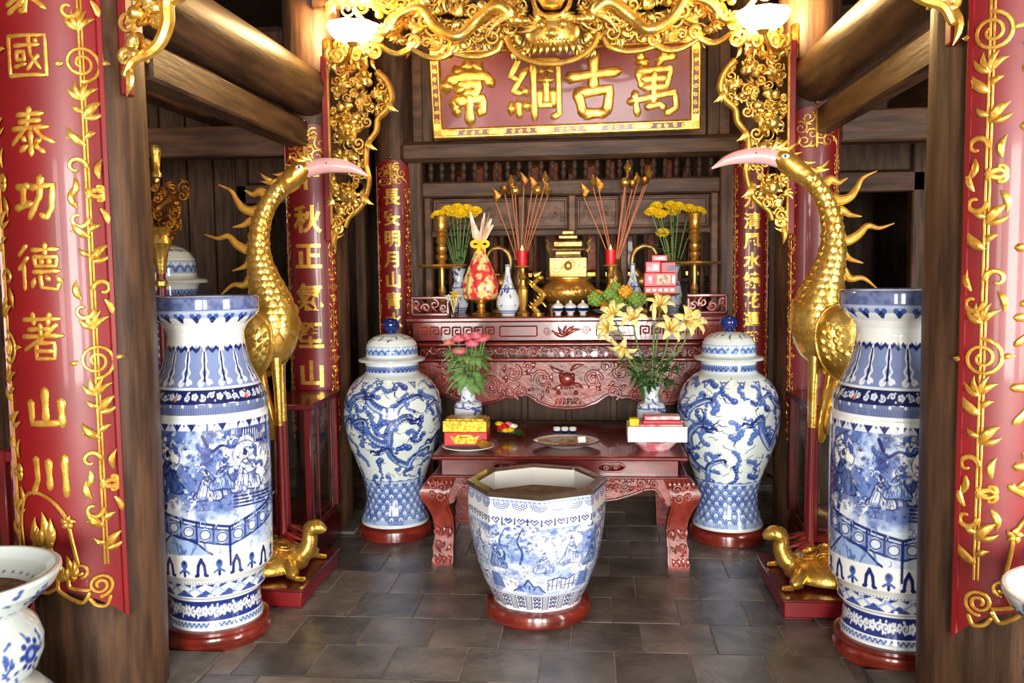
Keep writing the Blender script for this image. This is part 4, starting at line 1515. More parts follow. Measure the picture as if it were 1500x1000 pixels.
def tall_vase(x, y, rz, lab):
    t = thing('floor_vase', lab, 'vase', (x, y, 0), 0, 'pair of man-high vases')
    link('body', vase_me, t, (0, 0, 0), rz)
    G().lathe([(.215, 0), (.222, .012), (.222, .03), (.212, .04), (.210, .055), (.220, .068), (.218, .08), (.205, .084), (0, .084)], 48).obj('wooden_stand', M['stand'], t)
    return t


tall_vase(-1.465, 3.60, math.radians(-13), 'man-high blue-and-white vase standing before the gilded ceremonial staff and the big lidded jar')
tall_vase(1.345, 3.58, math.radians(-62), 'man-high blue-and-white vase half hidden by the column, seated sage painted on it')

# ---- the pair of lidded temple jars
JP = [(.197, .085), (.199, .10), (.190, .125), (.180, .154), (.169, .20), (.167, .233), (.170, .28), (.176, .313), (.192, .373), (.213, .43), (.236, .493), (.258, .55), (.275, .613), (.284, .68), (.286, .732), (.281, .79), (.270, .835), (.252, .872), (.228, .905), (.196, .935), (.165, .955), (.153, .968), (.153, 1.03)]


def paint_jar():
    H, W = 420, 600
    c = Canvas(JP, W, H, .27)
    c.rgb[:] = np.array(srgb(216, 228, 226)[:3])
    k = c.py
    C = 2 * PI * .27
    R = lambda z: row_of(c, z)
    rnd = random.Random(21)
    # waves round the foot
    c.band(.105, .36, (164, 186, 220))
    c.wash(.105, .36, MID, .75, 3, 24, .42, .62)
    for j in range(7):
        z = .13 + j * .033
        for i in range(22):
            x = C * (i + (j % 2) * .5) / 22
            for q, w_ in ((.036, .004), (.024, .004), (.012, .006)):
                c.path([(x + q * math.cos(a * .35), R(z) + q * math.sin(a * .35) * k) for a in range(10)], w_ * .8, col=(64, 94, 166) if q > .02 else (214, 224, 236))
    c.band(.345, .352, (190, 206, 226))
    # dragons among clouds
    spots = []
    for i in range(4000):
        x, z = rnd.uniform(0, C), rnd.uniform(.385, .905)
        if all(min(abs(x - a), C - abs(x - a)) ** 2 + (z - b) ** 2 > .078 ** 2 for a, b in spots):
            spots.append((x, z))
    for x, z in spots:
        cloudlet(c, x, R(z), rnd.uniform(.042, .056), k, (78, 108, 178) if rnd.random() < .6 else (50, 78, 156), rnd)
    for i in range(60):
        x, z = rnd.uniform(0, C), rnd.uniform(.40, .90)
        P = [(x, R(z))]
        for q in range(4):
            P.append((P[-1][0] + rnd.uniform(.008, .018), P[-1][1] + rnd.uniform(-.018, .018) * k))
        c.path(P, .0022, col=(40, 52, 100))
    for (x, z, L, am, sg_, wd_) in ((.02, .81, .42, .055, 1, .021), (-.04, .66, .34, .085, -1, .020), (.12, .50, .36, .06, 1, .017), (-.36, .64, .30, .10, 1, .020), (.42, .74, .36, .085, -1, .021), (.44, .54, .30, .07, 1, .018), (.80, .78, .40, .07, 1, .021), (.78, .62, .34, .08, -1, .020), (.9, .46, .34, .05, 1, .016), (-.28, .82, .30, .05, -1, .018)):
        dragon(c, x, R(z), L, am, sg_, k, wd_, (84, 114, 182), int(abs(x) * 100))
    for i in range(50):
        x, z = rnd.uniform(0, C), rnd.uniform(.40, .90)
        P = [(x, R(z))]
        for q in range(4):
            P.append((P[-1][0] + rnd.uniform(.008, .018), P[-1][1] + rnd.uniform(-.018, .018) * k))
        c.path(P, .002, col=(40, 52, 100))
    # shoulder lappets and collar key-fret
    ruyi_row(c, .925, 14, .06, C, (70, 98, 166), -1, (206, 218, 230))
    c.band(.972, 1.006, (120, 146, 198))
    for i in range(36):
        x = C * i / 36
        c.path([(x, R(.975)), (x, R(1.003))], .0035, col=INK)
        c.path([(x + .006, R(.98)), (x + C / 72, R(.997)), (x + C / 36 - .006, R(.98))], .004, col=INK)
    c.band(1.018, 1.03, (214, 224, 226))
    return c.mesh('body')


LP = [(.192, 1.030), (.194, 1.040), (.186, 1.046), (.160, 1.052), (.150, 1.058), (.150, 1.09), (.145, 1.125), (.128, 1.152), (.098, 1.172), (.060, 1.184), (.028, 1.188)]


def paint_lid():
    H, W = 110, 300
    c = Canvas(LP, W, H, .15)
    c.rgb[:] = np.array(srgb(214, 224, 222)[:3])
    k = c.py
    C = 2 * PI * .15
    rnd = random.Random(4)
    row = lambda t: t * H
    c.rowband(0, int(H * .14), (196, 206, 206), 1)
    c.rowband(int(H * .27), int(H * .46), (150, 178, 218), 1)
    for i in range(24):
        x = C * i / 24
        c.path([(x + .016 * math.cos(a * .35), H * .29 + .02 * math.sin(a * .35) * k) for a in range(10)], .0042, col=(64, 94, 168))
        c.path([(x + .012, H * .42), (x + .022, H * .38), (x + .034, H * .42)], .004, col=(226, 232, 236))
    for i in range(14):
        cloudlet(c, C * i / 14 + rnd.uniform(-.01, .01), H * rnd.uniform(.55, .72), .017, k, (40, 60, 134), rnd)
    return c.mesh('lid')


jar_me, lid_me = paint_jar(), paint_lid()
ball_me = G().lathe([(.026, 1.183), (.030, 1.19), (.024, 1.198), (.040, 1.21), (.050, 1.23), (.049, 1.25), (.036, 1.268), (.014, 1.276), (0, 1.277)], 24).mesh('knob', M['cobalt'])
jstand_me = G().lathe([(.205, 0), (.214, .01), (.214, .055), (.208, .075), (.196, .085), (0, .085)], 48).mesh('wooden_stand', M['stand'])
jrim_me = G().lathe([(.13, 1.022), (.157, 1.020), (.158, 1.032), (.13, 1.034)], 40).mesh('collar_rim', M['white'])
for x, y, rz, lab in ((-1.005, 5.06, .1, 'lidded blue-and-white dragon jar beside the table end with pink roses'), (.925, 5.08, 2.2, 'lidded blue-and-white dragon jar beside the table end with lilies')):
    t = thing('temple_jar', lab, 'jar', (x, y, 0), 0, 'pair of lidded dragon jars')
    link('body', jar_me, t, rz=rz)
    l = link('lid', lid_me, t, rz=rz)
    link('knob', ball_me, l)
    link('collar_rim', jrim_me, t)
    link('wooden_stand', jstand_me, t)

# ---- octagonal fish bowl
BP = [(.200, .072), (.204, .085), (.222, .12), (.245, .175), (.267, .24), (.284, .31), (.296, .39), (.300, .45), (.300, .51), (.297, .55), (.293, .578), (.294, .586), (.304, .592)]


def octo(a, z):
    s_ = PI / 4
    q = (a + s_ / 2) % s_ - s_ / 2
    p = math.cos(s_ / 2) * 1.04 / np.cos(q)
    w_ = np.clip((z - .2) / .36, .3, 1) if hasattr(z, 'shape') else min(1, max(.3, (z - .2) / .36))
    return 1 + (p - 1) * w_


def paint_bowl():
    H, W = 300, 640
    c = Canvas(BP, W, H, .28)
    c.rgb[:] = np.array(srgb(236, 240, 242)[:3])
    k = c.py
    C = 2 * PI * .28
    R = lambda z: row_of(c, z)
    rnd = random.Random(31)
    # tall panels at the foot
    N = 20
    for i in range(N):
        x = C * i / N
        for q in (-.009, -.003, .003, .009):
            c.path([(x + q, R(.082)), (x + q, R(.155))], .0016, col=INK)
        xm = x + C / N / 2
        hw = C / N * .32
        c.path([(xm - hw, R(.085)), (xm - hw, R(.152)), (xm + hw, R(.152)), (xm + hw, R(.085))], .003, col=INK)
        for z in (.098, .118, .138):
            c.path(spiral2(xm - .01, R(z), .012, 1.1, 0, 1, k), .0035, col=INK)
            c.path(spiral2(xm + .01, R(z), .012, 1.1, 3, -1, k), .0035, col=INK)
    c.path([(C * i / 60, R(.16)) for i in range(61)], .002, col=MID)
    # garden scene
    c.wash(.165, .47, PALE, .8, 2, 16, .40, .60)
    c.wash(.165, .47, (96, 126, 192), .7, 7, 26, .50, .64)
    for x0 in (0, C / 2, C / 4, 3 * C / 4):
        c.dot((x0 + .02, R(.41)), .05, (242, 244, 244))
        figure(c, x0 + .02, R(.30), .14, k, (232, 236, 240), MID)
        figure(c, x0 + .13, R(.28), .12, k, PALE, INK)
        figure(c, x0 - .10, R(.27), .11, k, (224, 230, 238), MID, s=-1)
        pine(c, x0 + .16, R(.30), k, .5, rnd, MID)
        pine(c, x0 - .2, R(.31), k, .5, rnd, MID)
        # pavilion and fence
        c.poly([(x0 - .08, R(.235)), (x0 - .04, R(.248)), (x0 + .0, R(.238)), (x0 + .05, R(.248)), (x0 + .05, R(.18)), (x0 - .08, R(.18))], (222, 230, 240))
        c.path([(x0 - .08, R(.235)), (x0 - .03, R(.244)), (x0 + .01, R(.232)), (x0 + .05, R(.246))], .004, col=INK)
        for q in range(7):
            c.path([(x0 - .08 + q * .0217, R(.236)), (x0 - .08 + q * .0217, R(.185))], .0022, col=INK)
        c.path([(x0 - .08, R(.205)), (x0 + .05, R(.205))], .0022, col=INK)
        c.poly([(x0 + .08, R(.255)), (x0 + .13, R(.255)), (x0 + .15, R(.185)), (x0 + .07, R(.185))], (112, 132, 190))
        for q in range(5):
            c.path([(x0 + .078, R(.195 + q * .013)), (x0 + .142, R(.195 + q * .013))], .002, col=INK)
        rocks(c, x0 - .17, R(.175), k, .16, .07, rnd)
        for q in range(60):
            x, z = x0 + rnd.uniform(-.22, .22), rnd.uniform(.24, .46)
            c.path([(x, R(z)), (x + rnd.uniform(-.015, .015), R(z) + rnd.uniform(-.012, .012) * k)], .0026, .001, MID)
        for q in range(9):
            cloudlet(c, x0 + rnd.uniform(-.22, .22), R(rnd.uniform(.40, .465)), .014, k, (124, 152, 206), rnd)
    scribble(c, 0, C, R(.17), R(.47), 1100, k, rnd, (MID, (96, 122, 186), PALE, INK), .014, .0016)
    # heart border and rim border
    N = 32
    for i in range(N):
        x = C * (i + .5) / N
        c.path([(x, R(.484)), (x - .016, R(.498)), (x - .008, R(.506)), (x, R(.498)), (x + .008, R(.506)), (x + .016, R(.498)), (x, R(.484))], .0032, col=(54, 66, 130))
        c.dot((x, R(.496)), .004, MID)
        xx = x + C / N / 2
        c.path([(xx, R(.482)), (xx, R(.508))], .0035, col=INK)
        c.dot((xx, R(.483)), .005, INK)
    for i in range(22):
        x = C * (i + .5) / 22
        for q in (.032, .022, .012):
            c.path([(x + q * math.cos(a * .35 + PI), R(.568) + q * .8 * math.sin(a * .35 + PI) * k) for a in range(10)], .003, col=(64, 92, 160))
    c.band(.57, .584, (150, 170, 210), .8)
    for i in range(90):
        c.dot((C * i / 90, R(.577)), .0035, INK)
    return c.mesh('body', octo)


pb = thing('fish_bowl', 'large octagonal blue-and-white fish bowl on a round wooden stand before the low table', 'planter', (-.095, 3.92, 0))
link('body', paint_bowl(), pb, rz=PI / 8 + .12)
g = G().lathe([(.303, .592), (.308, .603), (.300, .612), (.262, .612), (.252, .604)], 96, mod=octo)
g.f = [f for f in g.f if len(f) == 4]
g.obj('lip', M['brownlip'], pb, rz=PI / 8 + .12, ang=30)
g = G().lathe([(.252, .604), (.256, .56), (.255, .50), (.245, .44), (.23, .40)], 96, mod=octo)
g.f = [f for f in g.f if len(f) == 4]
g.obj('inner_wall', M['white'], pb, rz=PI / 8 + .12, ang=30)
g = G().lathe([(.0, .525), (.1, .527), (.254, .52)], 48, mod=octo)
g.f = [f for f in g.f if len(f) == 4]
g.obj('sand_filling', M['ash'], pb, rz=PI / 8 + .12)
G().lathe([(.228, 0), (.240, .012), (.242, .04), (.232, .062), (.21, .072), (.0, .072)], 48).obj('wooden_stand', M['stand'], pb)

# ---------------------------------------------------------------- gilded openwork canopy between the second columns
def feather_gold():
    m = mat('feather_gilding', srgb(238, 194, 98), srgb(204, 146, 56), rough=.27, metal=.82, scale=9, rvar=.06)
    nt = m.node_tree
    b = nt.nodes['Principled BSDF']
    tc = [n for n in nt.nodes if n.type == 'TEX_COORD'][0]
    v = nt.nodes.new('ShaderNodeTexVoronoi')
    v.inputs['Scale'].default_value = 26
    mp = nt.nodes.new('ShaderNodeMapping')
    mp.inputs['Scale'].default_value = (1, 1, .6)
    nt.links.new(tc.outputs['Object'], mp.inputs[0])
    nt.links.new(mp.outputs[0], v.inputs['Vector'])
    bp = nt.nodes.new('ShaderNodeBump')
    bp.inputs['Strength'].default_value = .55
    bp.inputs['Distance'].default_value = .008
    nt.links.new(v.outputs['Distance'], bp.inputs['Height'])
    nt.links.new(bp.outputs[0], b.inputs['Normal'])
    return m


M['feather'] = feather_gold()
cv = thing('carved_canopy', 'gilded openwork dragon canopy hanging across the front of the altar bay', 'carving', (-.05, 5.02, 2.65))
cv.location = (-.05, 5.02, 0)


def tangle(g, rnd, n, inside, x0, x1, z0, z1, smin, smax, ys=(-.05, .05), wd=.012, mirror=False):
    k = 0
    tries = 0
    while k < n and tries < n * 30:
        tries += 1
        x, z = rnd.uniform(x0, x1), rnd.uniform(z0, z1)
        if not inside(x, z):
            continue
        k += 1
        y = rnd.uniform(*ys)
        r = rnd.uniform(smin, smax)
        kind = rnd.random()
        w_ = wd * rnd.uniform(.7, 1.2)
        sd = rnd.choice((-1, 1))
        a0 = rnd.uniform(0, 6.28)
        if kind < .5:        # S-scroll: spiral running out into a tail
            sp = spiral(x, z, r, 1.4, a0, sd, 22, .12)[::-1]
            ex = (sp[-1][0] + r * 1.3 * math.cos(a0 + sd * 2), sp[-1][1] + r * 1.3 * math.sin(a0 + sd * 2))
            ribbon(g, sp + [((sp[-1][0] * .5 + ex[0] * .5), (sp[-1][1] * .5 + ex[1] * .5)), ex], w_ * .8, w_ * .5, y=y, flat=1.2, n=6)
        elif kind < .85:
            for q in range(3):
                a = a0 + q * .5
                leaf(g, (x, z), (x + r * 1.7 * math.cos(a), z + r * 1.7 * math.sin(a)), w_ * 1.1, y, .8, .2 * sd)
        else:
            g.ball((x, y, z), w_ * 1.7, 8, 6)


# lintel: lower edge hangs in swags, dips at the centre
def low(x):
    a = abs(x)
    return float(np.interp(a, [0, .18, .26, .30, .45, .6, .75, .85, .95, 1.05, 1.15, 1.22], [2.66, 2.70, 2.78, 2.74, 2.745, 2.73, 2.76, 2.765, 2.80, 2.80, 2.74, 2.72]))


rnd = random.Random(77)
for s, seed in ((-1, 5), (1, 6)):
    rnd = random.Random(40)
    g = G()
    tangle(g, rnd, 150, lambda x, z: z > low(x) + .03, .16, 1.22, 2.7, 3.12, .028, .055, (-.05, .05), .0155)
    tangle(g, rnd, 60, lambda x, z: z > low(x) + .05, .16, 1.22, 2.75, 3.12, .03, .055, (-.09, -.05), .014)
    g.map(lambda x, y, z: (s * x, y, z))
    tag(g.obj('cloud_scrolls', M['gold'], cv), kind='stuff')
    # undulating dragon with its mane
    g = G()
    P = spline([(.20, -.08, 2.90), (.30, -.10, 2.97), (.42, -.07, 2.90), (.52, -.09, 2.82), (.64, -.08, 2.88), (.72, -.08, 2.98), (.84, -.08, 2.95), (.92, -.08, 2.86), (1.02, -.08, 2.90), (1.10, -.06, 3.0)], 7)
    n = len(P)
    g.tube(P, [.040 * (1.1 - .75 * i / n) for i in range(n)], 10, 1)
    for i in range(0, n - 2, 2):
        a = P[i]
        g.tube([a, (a[0] + .012, a[1] - .02, a[2] + .05 * (1 - .5 * i / n))], [.011, .001], 5)
    g.map(lambda x, y, z: (s * x, y, z))
    g.obj('dragon_body', M['gold'], cv)
    g = G()
    g.ball((.19, -.11, 2.89), (.045, .035, .035), 12, 8)
    g.ball((.145, -.13, 2.88), (.035, .025, .022), 10, 6)
    for q in range(5):
        leaf(g, (.21, 2.90), (.27 + .02 * q, 2.99 - .045 * q), .012, -.12, .8)
    g.ball((.17, -.145, 2.912), .011, 8, 6)
    g.map(lambda x, y, z: (s * x, y, z))
    g.obj('dragon_head', M['gold'], cv)
    # smooth swag along the lower edge
    g = G()
    for (x0, x1) in ((.28, .58), (.55, .80), (.78, 1.0)):
        pts = [(x0 + (x1 - x0) * i / 14, low(x0 + (x1 - x0) * i / 14) + .02 - .045 * math.sin(i / 14 * PI) + (.02 if i in (0, 14) else 0)) for i in range(15)]
        ribbon(g, pts, .02, .013, y=-.06, flat=.9, n=8)
        ribbon(g, spiral(x1 - .03, low(x1) + .05, .035, 1.3, -1.5, -1, 20, .15), .014, .009, y=-.07, n=8)
    g.map(lambda x, y, z: (s * x, y, z))
    g.obj('swag', M['gold'], cv)
    # side drop: dragon-bodied inner edge, scroll-filled field, red back strip
    e = [(-.985, 2.66), (-.93, 2.60), (-.905, 2.52), (-.935, 2.45), (-.985, 2.40), (-1.0, 2.33), (-1.05, 2.26), (-1.06, 2.15), (-1.045, 2.06), (-1.075, 1.95), (-1.11, 1.90), (-1.17, 1.85), (-1.19, 1.80)]
    P = spline([(-x, z) for x, z in e], 6)
    g = G()
    n = len(P)
    g.tube([(p[0], -.03, p[1]) for p in P], [.021 - .008 * i / n for i in range(n)], 10, 1.1)
    for i in (14, 34, 52):
        for q in range(4):
            leaf(g, P[i], (P[i][0] - .045 + .02 * q, P[i][1] - .06), .009, -.05, .8)
    g.map(lambda x, y, z: (s * x, y, z))
    g.obj('dragon_edge', M['gold_bright'], cv)
    xin = lambda z: float(np.interp(z, [q[1] for q in e][::-1], [-q[0] for q in e][::-1]))
    rnd = random.Random(9)
    g = G()
    tangle(g, rnd, 95, lambda x, z: x > xin(z) + .02, .92, 1.25, 1.76, 2.74, .02, .042, (-.03, .02), .0125)
    tangle(g, rnd, 45, lambda x, z: x > xin(z) + .03, .92, 1.24, 1.78, 2.72, .02, .04, (-.06, -.03), .012)
    g.map(lambda x, y, z: (s * x, y, z))
    tag(g.obj('drop_scrolls', M['gold'], cv), kind='stuff')
    g = G()
    for z in (2.33, 1.98):      # lion masks in the drop
        g.ball((1.17, -.04, z), (.055, .035, .05), 12, 8)
        g.ball((1.15, -.07, z - .01), .022, 10, 6)
        for q in (-1, 1):
            g.ball((1.16 + q * .03, -.07, z + .022), .012, 8, 6)
        for q in range(9):
            a = q * .7
            leaf(g, (1.17 + .04 * math.cos(a), z + .04 * math.sin(a)), (1.17 + .085 * math.cos(a + .3), z + .085 * math.sin(a + .3)), .011, -.04, .9)
    ribbon(g, spiral(1.235, 1.79, .035, 1.5, 0, 1, 22, .15), .012, .008, y=-.03, n=8)
    g.map(lambda x, y, z: (s * x, y, z))
    tag(g.obj('lion_masks', M['gold'], cv), kind='stuff')
    g = G()
    leaf(g, (1.235, 1.78), (1.25, 1.67), .018, -.02, .8)
    ribbon(g, [(1.272, 1.72 + i * .05) for i in range(21)], .008, y=-.02)
    g.map(lambda x, y, z: (s * x, y, z))
    g.obj('drop_tip', M['gold_bright'], cv)
    G().box((s * 1.292, .0, 2.24), (.04, .05, 1.04), .006).obj('back_strip', M['lacquer'], cv)
    # scroll corbel under the lamp
    g = G()
    for k in range(8):
        ribbon(g, spiral(.98 + k * .035, 2.76 + .02 * math.sin(k * 1.7), .04, 1.4, k, -1, 20, .15), .014, .009, y=-.09 + .01 * (k % 3), n=8)
    for k in range(7):
        leaf(g, (1.0 + k * .035, 2.74), (.98 + k * .045, 2.66 + .02 * (k % 2)), .014, -.06, .9)
    g.map(lambda x, y, z: (s * x, y, z))
    tag(g.obj('corbel', M['gold'], cv), kind='stuff')
G().lathe([(0, -.075), (.05, -.06), (.078, -.02), (.082, .02), (.06, .06), (.03, .078), (0, .082)], 28, (.0, -.12, 3.01)).obj('pearl', M['brass'], cv)
g = G()
g.tube([(.10 * math.cos(a * .26), -.11, 3.0 + .10 * math.sin(a * .26)) for a in range(25)], .014, 8)
g.obj('pearl_ring', M['gold'], cv)
g = G()
n = 20
ribbon(g, [(.24 * math.cos(PI + PI * i / n), 2.80 + .15 * math.sin(PI + PI * i / n)) for i in range(n + 1)], .016, y=-.13, flat=1, n=8)
g.obj('crescent_rim', M['gold_bright'], cv)
g = G()
g.ball((0, -.07, 2.83), (.15, .05, .11), 20, 12)
for s in (-1, 1):
    g.ball((s * .055, -.12, 2.86), .028, 12, 8)
    for q in range(5):
        leaf(g, (s * .05, 2.88), (s * (.10 + .025 * q), 2.95 - .03 * q), .014, -.11, .9)
        leaf(g, (s * .03 * q, 2.76), (s * .038 * q, 2.70), .013, -.12, .9)
g.ball((0, -.135, 2.81), (.04, .03, .03), 12, 8)
for k in range(9):
    leaf(g, (-.08 + k * .02, 2.785), (-.082 + k * .0205, 2.755), .008, -.125, .9)
g.obj('guardian_mask', M['gold'], cv)
G().box((0, .06, 3.12), (2.75, .06, .16), .01).obj('hanging_rail', M['wood_x'], cv)

# ---------------------------------------------------------------- uplight lamps on the columns
for s, x, z, nm in ((-1, -1.135, 2.84, 'bright moon'), (1, 1.055, 2.83, 'clear water')):
    t = thing('wall_lamp', 'lit glass bowl lamp fixed to the column near the %s couplet' % nm, 'lamp', (x, 4.86, z), 0, 'glass bowl lamps')
    m_ = lambda a, zz: 1 + .04 * math.cos(8 * a)
    sh = G().lathe([(.035, -.05), (.085, -.035), (.12, .0), (.138, .045), (.132, .045), (.112, .004), (.08, -.025), (.03, -.04)], 48, mod=m_).obj('glass_shade', M['lampglass'], t)
    G().tube(spline([(0, 0, -.05), (s * .05, .04, -.13), (s * .14, .14, -.12), (s * .22, .26, -.04)], 6), .012, 8).obj('bracket_arm', M['brass'], t)
    G().lathe([(.0, -.075), (.02, -.07), (.035, -.05), (.02, -.045)], 16).obj('cup', M['brass'], t)
    G().box((s * .225, .275, -.05), (.05, .04, .2), .012).obj('back_plate', M['gold_old'], t)
    l = bpy.data.lights.new('lamp_bulb', 'POINT')
    l.energy = 105
    l.color = (1.0, .66, .30)
    l.shadow_soft_size = .06
    lo = bpy.data.objects.new('lamp_bulb', l)
    COL.objects.link(lo)
    lo.parent = t
    lo.location = (0, 0, .10)

# ---------------------------------------------------------------- gilded bracket ends on the front columns
def bracket(s, x, y, z, lab):
    t = thing('carved_bracket', lab, 'carving', (x, y, z), 0, 'gilded brackets on the front columns')
    g = G()
    P = spline([(.0, .0), (.03, .05), (.09, .075), (.13, .11), (.155, .17), (.16, .24), (.21, .27), (.21, .34), (.17, .42), (.2, .5)], 6)
    ribbon(g, [(-s * a, b) for a, b in P], .016, .036, y=-.02, flat=1, n=8)
    g.obj('scroll_edge', M['gold_bright'], t)
    g = G()
    ribbon(g, [(-s * a, b) for a, b in spiral(.01, .06, .03, 1.5, 0, 1, 22, .15)], .012, .008, y=-.03, n=8)
    leaf(g, (0, .05), (s * .0, -.07), .016, -.02, .8)
    rn = random.Random(3)
    h = G()
    tangle(h, rn, 60, lambda a, b: b > .07 and a < .05 + b * .33, .02, .19, .08, .55, .025, .045, (-.04, .02), .015)
    h.map(lambda a, b, c: (-s * a, b, c))
    g.add(h.v, h.f)
    tag(g.obj('scrolls', M['gold'], t), kind='stuff')
    G().box((s * .015, .02, .25), (.03, .05, .62), .006).obj('back_strip', M['lacquer'], t)


bracket(-1, -1.42, 2.97, 2.22, 'gilded scroll bracket jutting from the column with the mountain-and-river couplet')
bracket(1, 1.265, 2.93, 2.29, 'gilded scroll bracket jutting from the column that half hides a man-high vase')


# ---------------------------------------------------------------- gilded cranes on tortoises
def PX(px, py, r=None):
    """drawing units of the crane sketch to metres about its body centre"""
    x, z = (px - 390) * .00332, 1.232 - (py - 490) * .0033
    return (x, z) if r is None else (x, z, r * .0033)


def crane(s, x, y, lab):
    t = thing('crane_statue', lab, 'statue', (x, y, 0), 0, 'pair of gilded cranes')
    flip = lambda a, b, c: (s * a, b, c)
    K = [(462, 243, 11), (450, 248, 15), (434, 261, 15.5), (414, 277, 13.5), (398, 298, 13), (388, 324, 14), (384, 352, 15.5), (385, 378, 18), (391, 403, 22), (398, 428, 28), (402, 452, 34), (400, 474, 39), (393, 494, 41), (385, 512, 36), (379, 528, 25), (376, 540, 10)]
    pts = spline([PX(*k) for k in K], 5)
    g = G().tube([(a, -.0, b) for a, b, r in pts], [r for a, b, r in pts], 20, 1.0)
    g.map(flip).obj('body', M['feather'], t)
    # scale feathers down the neck and breast
    g = G()
    rn = random.Random(8)
    for i in range(14, len(pts) - 18, 2):
        a, b, r = pts[i]
        m_ = 5 if r < .06 else 7
        for q in range(m_):
            an = (q + .5 * ((i // 2) % 2)) / m_ * PI - PI * .5 + .15
            # angle 0 faces the viewer
            dx, dy = math.sin(an) * r, -math.cos(an) * r
            L = r * .55 + .012
            p0 = (a + dx, dy, b + L * .5)
            p1 = (a + dx * 1.06, dy * 1.06 - .003, b)
            p2 = (a + dx * 1.04, dy * 1.04, b - L * .55)
            g.tube([p0, p1, p2], [r * .12 + .003, r * .30 + .004, .002], 6, .16, (dx / r, dy / r, 0))
    tag(g.map(flip).obj('scale_feathers', M['gold'], t), kind='stuff')
    # folded wings: shield plates with curling feathers
    for side in (-1, 1):
        g = G()
        out = []
        for i in range(36):
            an = 2 * PI * i / 36
            ex, ez = math.cos(an), math.sin(an)
            xx = 376 + (40 if ex > 0 else 44) * ex
            zz = 492 - 46 * ez + (14 if ez < 0 else 0) * (-ez) - 6 * ex
            out.append(PX(xx, zz))
        cx_, cz_ = PX(377, 494)
        rings = []
        for f, d in ((1.0, .11), (.97, .145), (.8, .172), (.5, .188), (.2, .192)):
            rings.append([(cx_ + (a - cx_) * f, side * d, cz_ + (b - cz_) * f) for a, b in out])
        vs = [p for r_ in rings for p in r_]
        n = 36
        fs = [(j * n + i, j * n + (i + 1) % n, (j + 1) * n + (i + 1) % n, (j + 1) * n + i) for j in range(4) for i in range(n)] + [tuple(4 * n + i for i in range(n)), tuple(range(n))]
        g.add(vs, fs)
        w_ = g.map(flip).obj('wing', M['gold'], t)
        g = G()
        ribbon(g, out + out[:1], .006, y=-.14, n=6)
        for row_, (rr, cnt) in enumerate(((.85, 9), (.62, 7), (.38, 5))):
            for q in range(cnt):
                an = -2.2 + 2.9 * q / (cnt - 1)
                p = (cx_ + .02 + rr * .11 * math.cos(an), cz_ + .02 + rr * .13 * math.sin(an))
                leaf(g, p, (p[0] - .045, p[1] - .03), .014, -.165 - .011 * row_, .6, .25)
        for q in range(4):
            ribbon(g, spiral(cx_ + .035 - q * .012, cz_ + .05 - q * .036, .024, 1.2, 0, 1, 16, .2), .006, .004, y=-.188, n=6)
        if side > 0:
            g.map(lambda a, b, c: (a, -b, c))
        tag(g.map(flip).obj('wing_feathers', M['gold'], w_), kind='stuff')
    # drooping tail
    for k_, (dx, L, yy) in enumerate(((-14, 0, -.05), (-2, 10, -.07), (8, 22, -.05), (-6, 8, .0))):
        g = G()
        P = spline([PX(372 + dx, 520), PX(378 + dx, 560), PX(388 + dx, 595 + L * .5), PX(392 + dx, 618 + L)], 5)
        g.tube([(a, yy, b) for a, b in P], [.030, .034, .036, .036, .036, .035, .034, .033, .032, .031, .03, .03, .028, .026, .022, .012][:len(P)], 8, .6)
        g.map(flip).obj('tail_feather', M['feather'], t)
    # legs: gilded shank, red below, spread webbed foot
    for yy, dx in ((-.06, 12), (.07, 4)):
        g = G()
        a0, b0 = PX(398 + dx, 512)
        g.tube([(a0, yy, b0), (a0 + .005, yy, .98), (a0 + .008, yy, .80)], [.028, .02, .018], 10)
        lg = g.map(flip).obj('leg', M['gold'], t)
        G().tube([(a0 + .008, yy, .81), (a0 + .010, yy, .55), (a0 + .010, yy, .262)], [.019, .017, .02], 10).map(flip).obj('shin', M['lacquer'], lg)
        g = G()
        for q in (-.6, 0, .6):
            g.tube([(a0, yy, .272), (a0 + .05 * math.cos(q), yy + .05 * math.sin(q), .262), (a0 + .11 * math.cos(q), yy + .11 * math.sin(q), .243)], [.014, .012, .005], 6)
        g.map(flip).obj('foot', M['lacquer'], lg)
    # beak, eyes, crest, ear tufts
    bk = spline([PX(458, 246, 12.5), PX(480, 241, 11.5), PX(505, 241.5, 10), PX(527, 246, 7), PX(549, 257, 1.2)], 6)
    g = G().tube([(a, 0, b) for a, b, r in bk], [r for a, b, r in bk], 16, .75)
    b_ = g.map(flip).obj('beak', M['beak'], t)
    for yy in (-.026, .026):
        G().ball((PX(490, 238)[0], yy, PX(490, 238)[1]), .004, 6, 5).map(flip).obj('nostril', M['pupil'], b_)
    for yy in (-1, 1):
        ex, ez = PX(452, 244)
        e_ = G().ball((ex, yy * .042, ez), (.020, .012, .012), 12, 8).map(flip).obj('eye', M['eye'], t)
        G().ball((ex + .002, yy * .051, ez), (.007, .005, .007), 8, 6).map(flip).obj('pupil', M['pupil'], e_)
    for p, q, w_ in (((463, 236), (428, 238), 3), ((460, 234), (436, 226), 3.2), ((466, 233), (446, 219), 3.2), ((470, 236), (462, 216), 3), ((440, 246), (410, 252), 3.4), ((430, 256), (392, 262), 4.5), ((425, 268), (398, 258), 3.5), ((415, 262), (392, 250), 3)):
        a, b = PX(*p), PX(*q)
        g = G()
        leaf(g, a, b, w_ * .0033, -.02, .6, .12)
        g.map(flip).obj('crest_feather', M['gold_bright'], t)
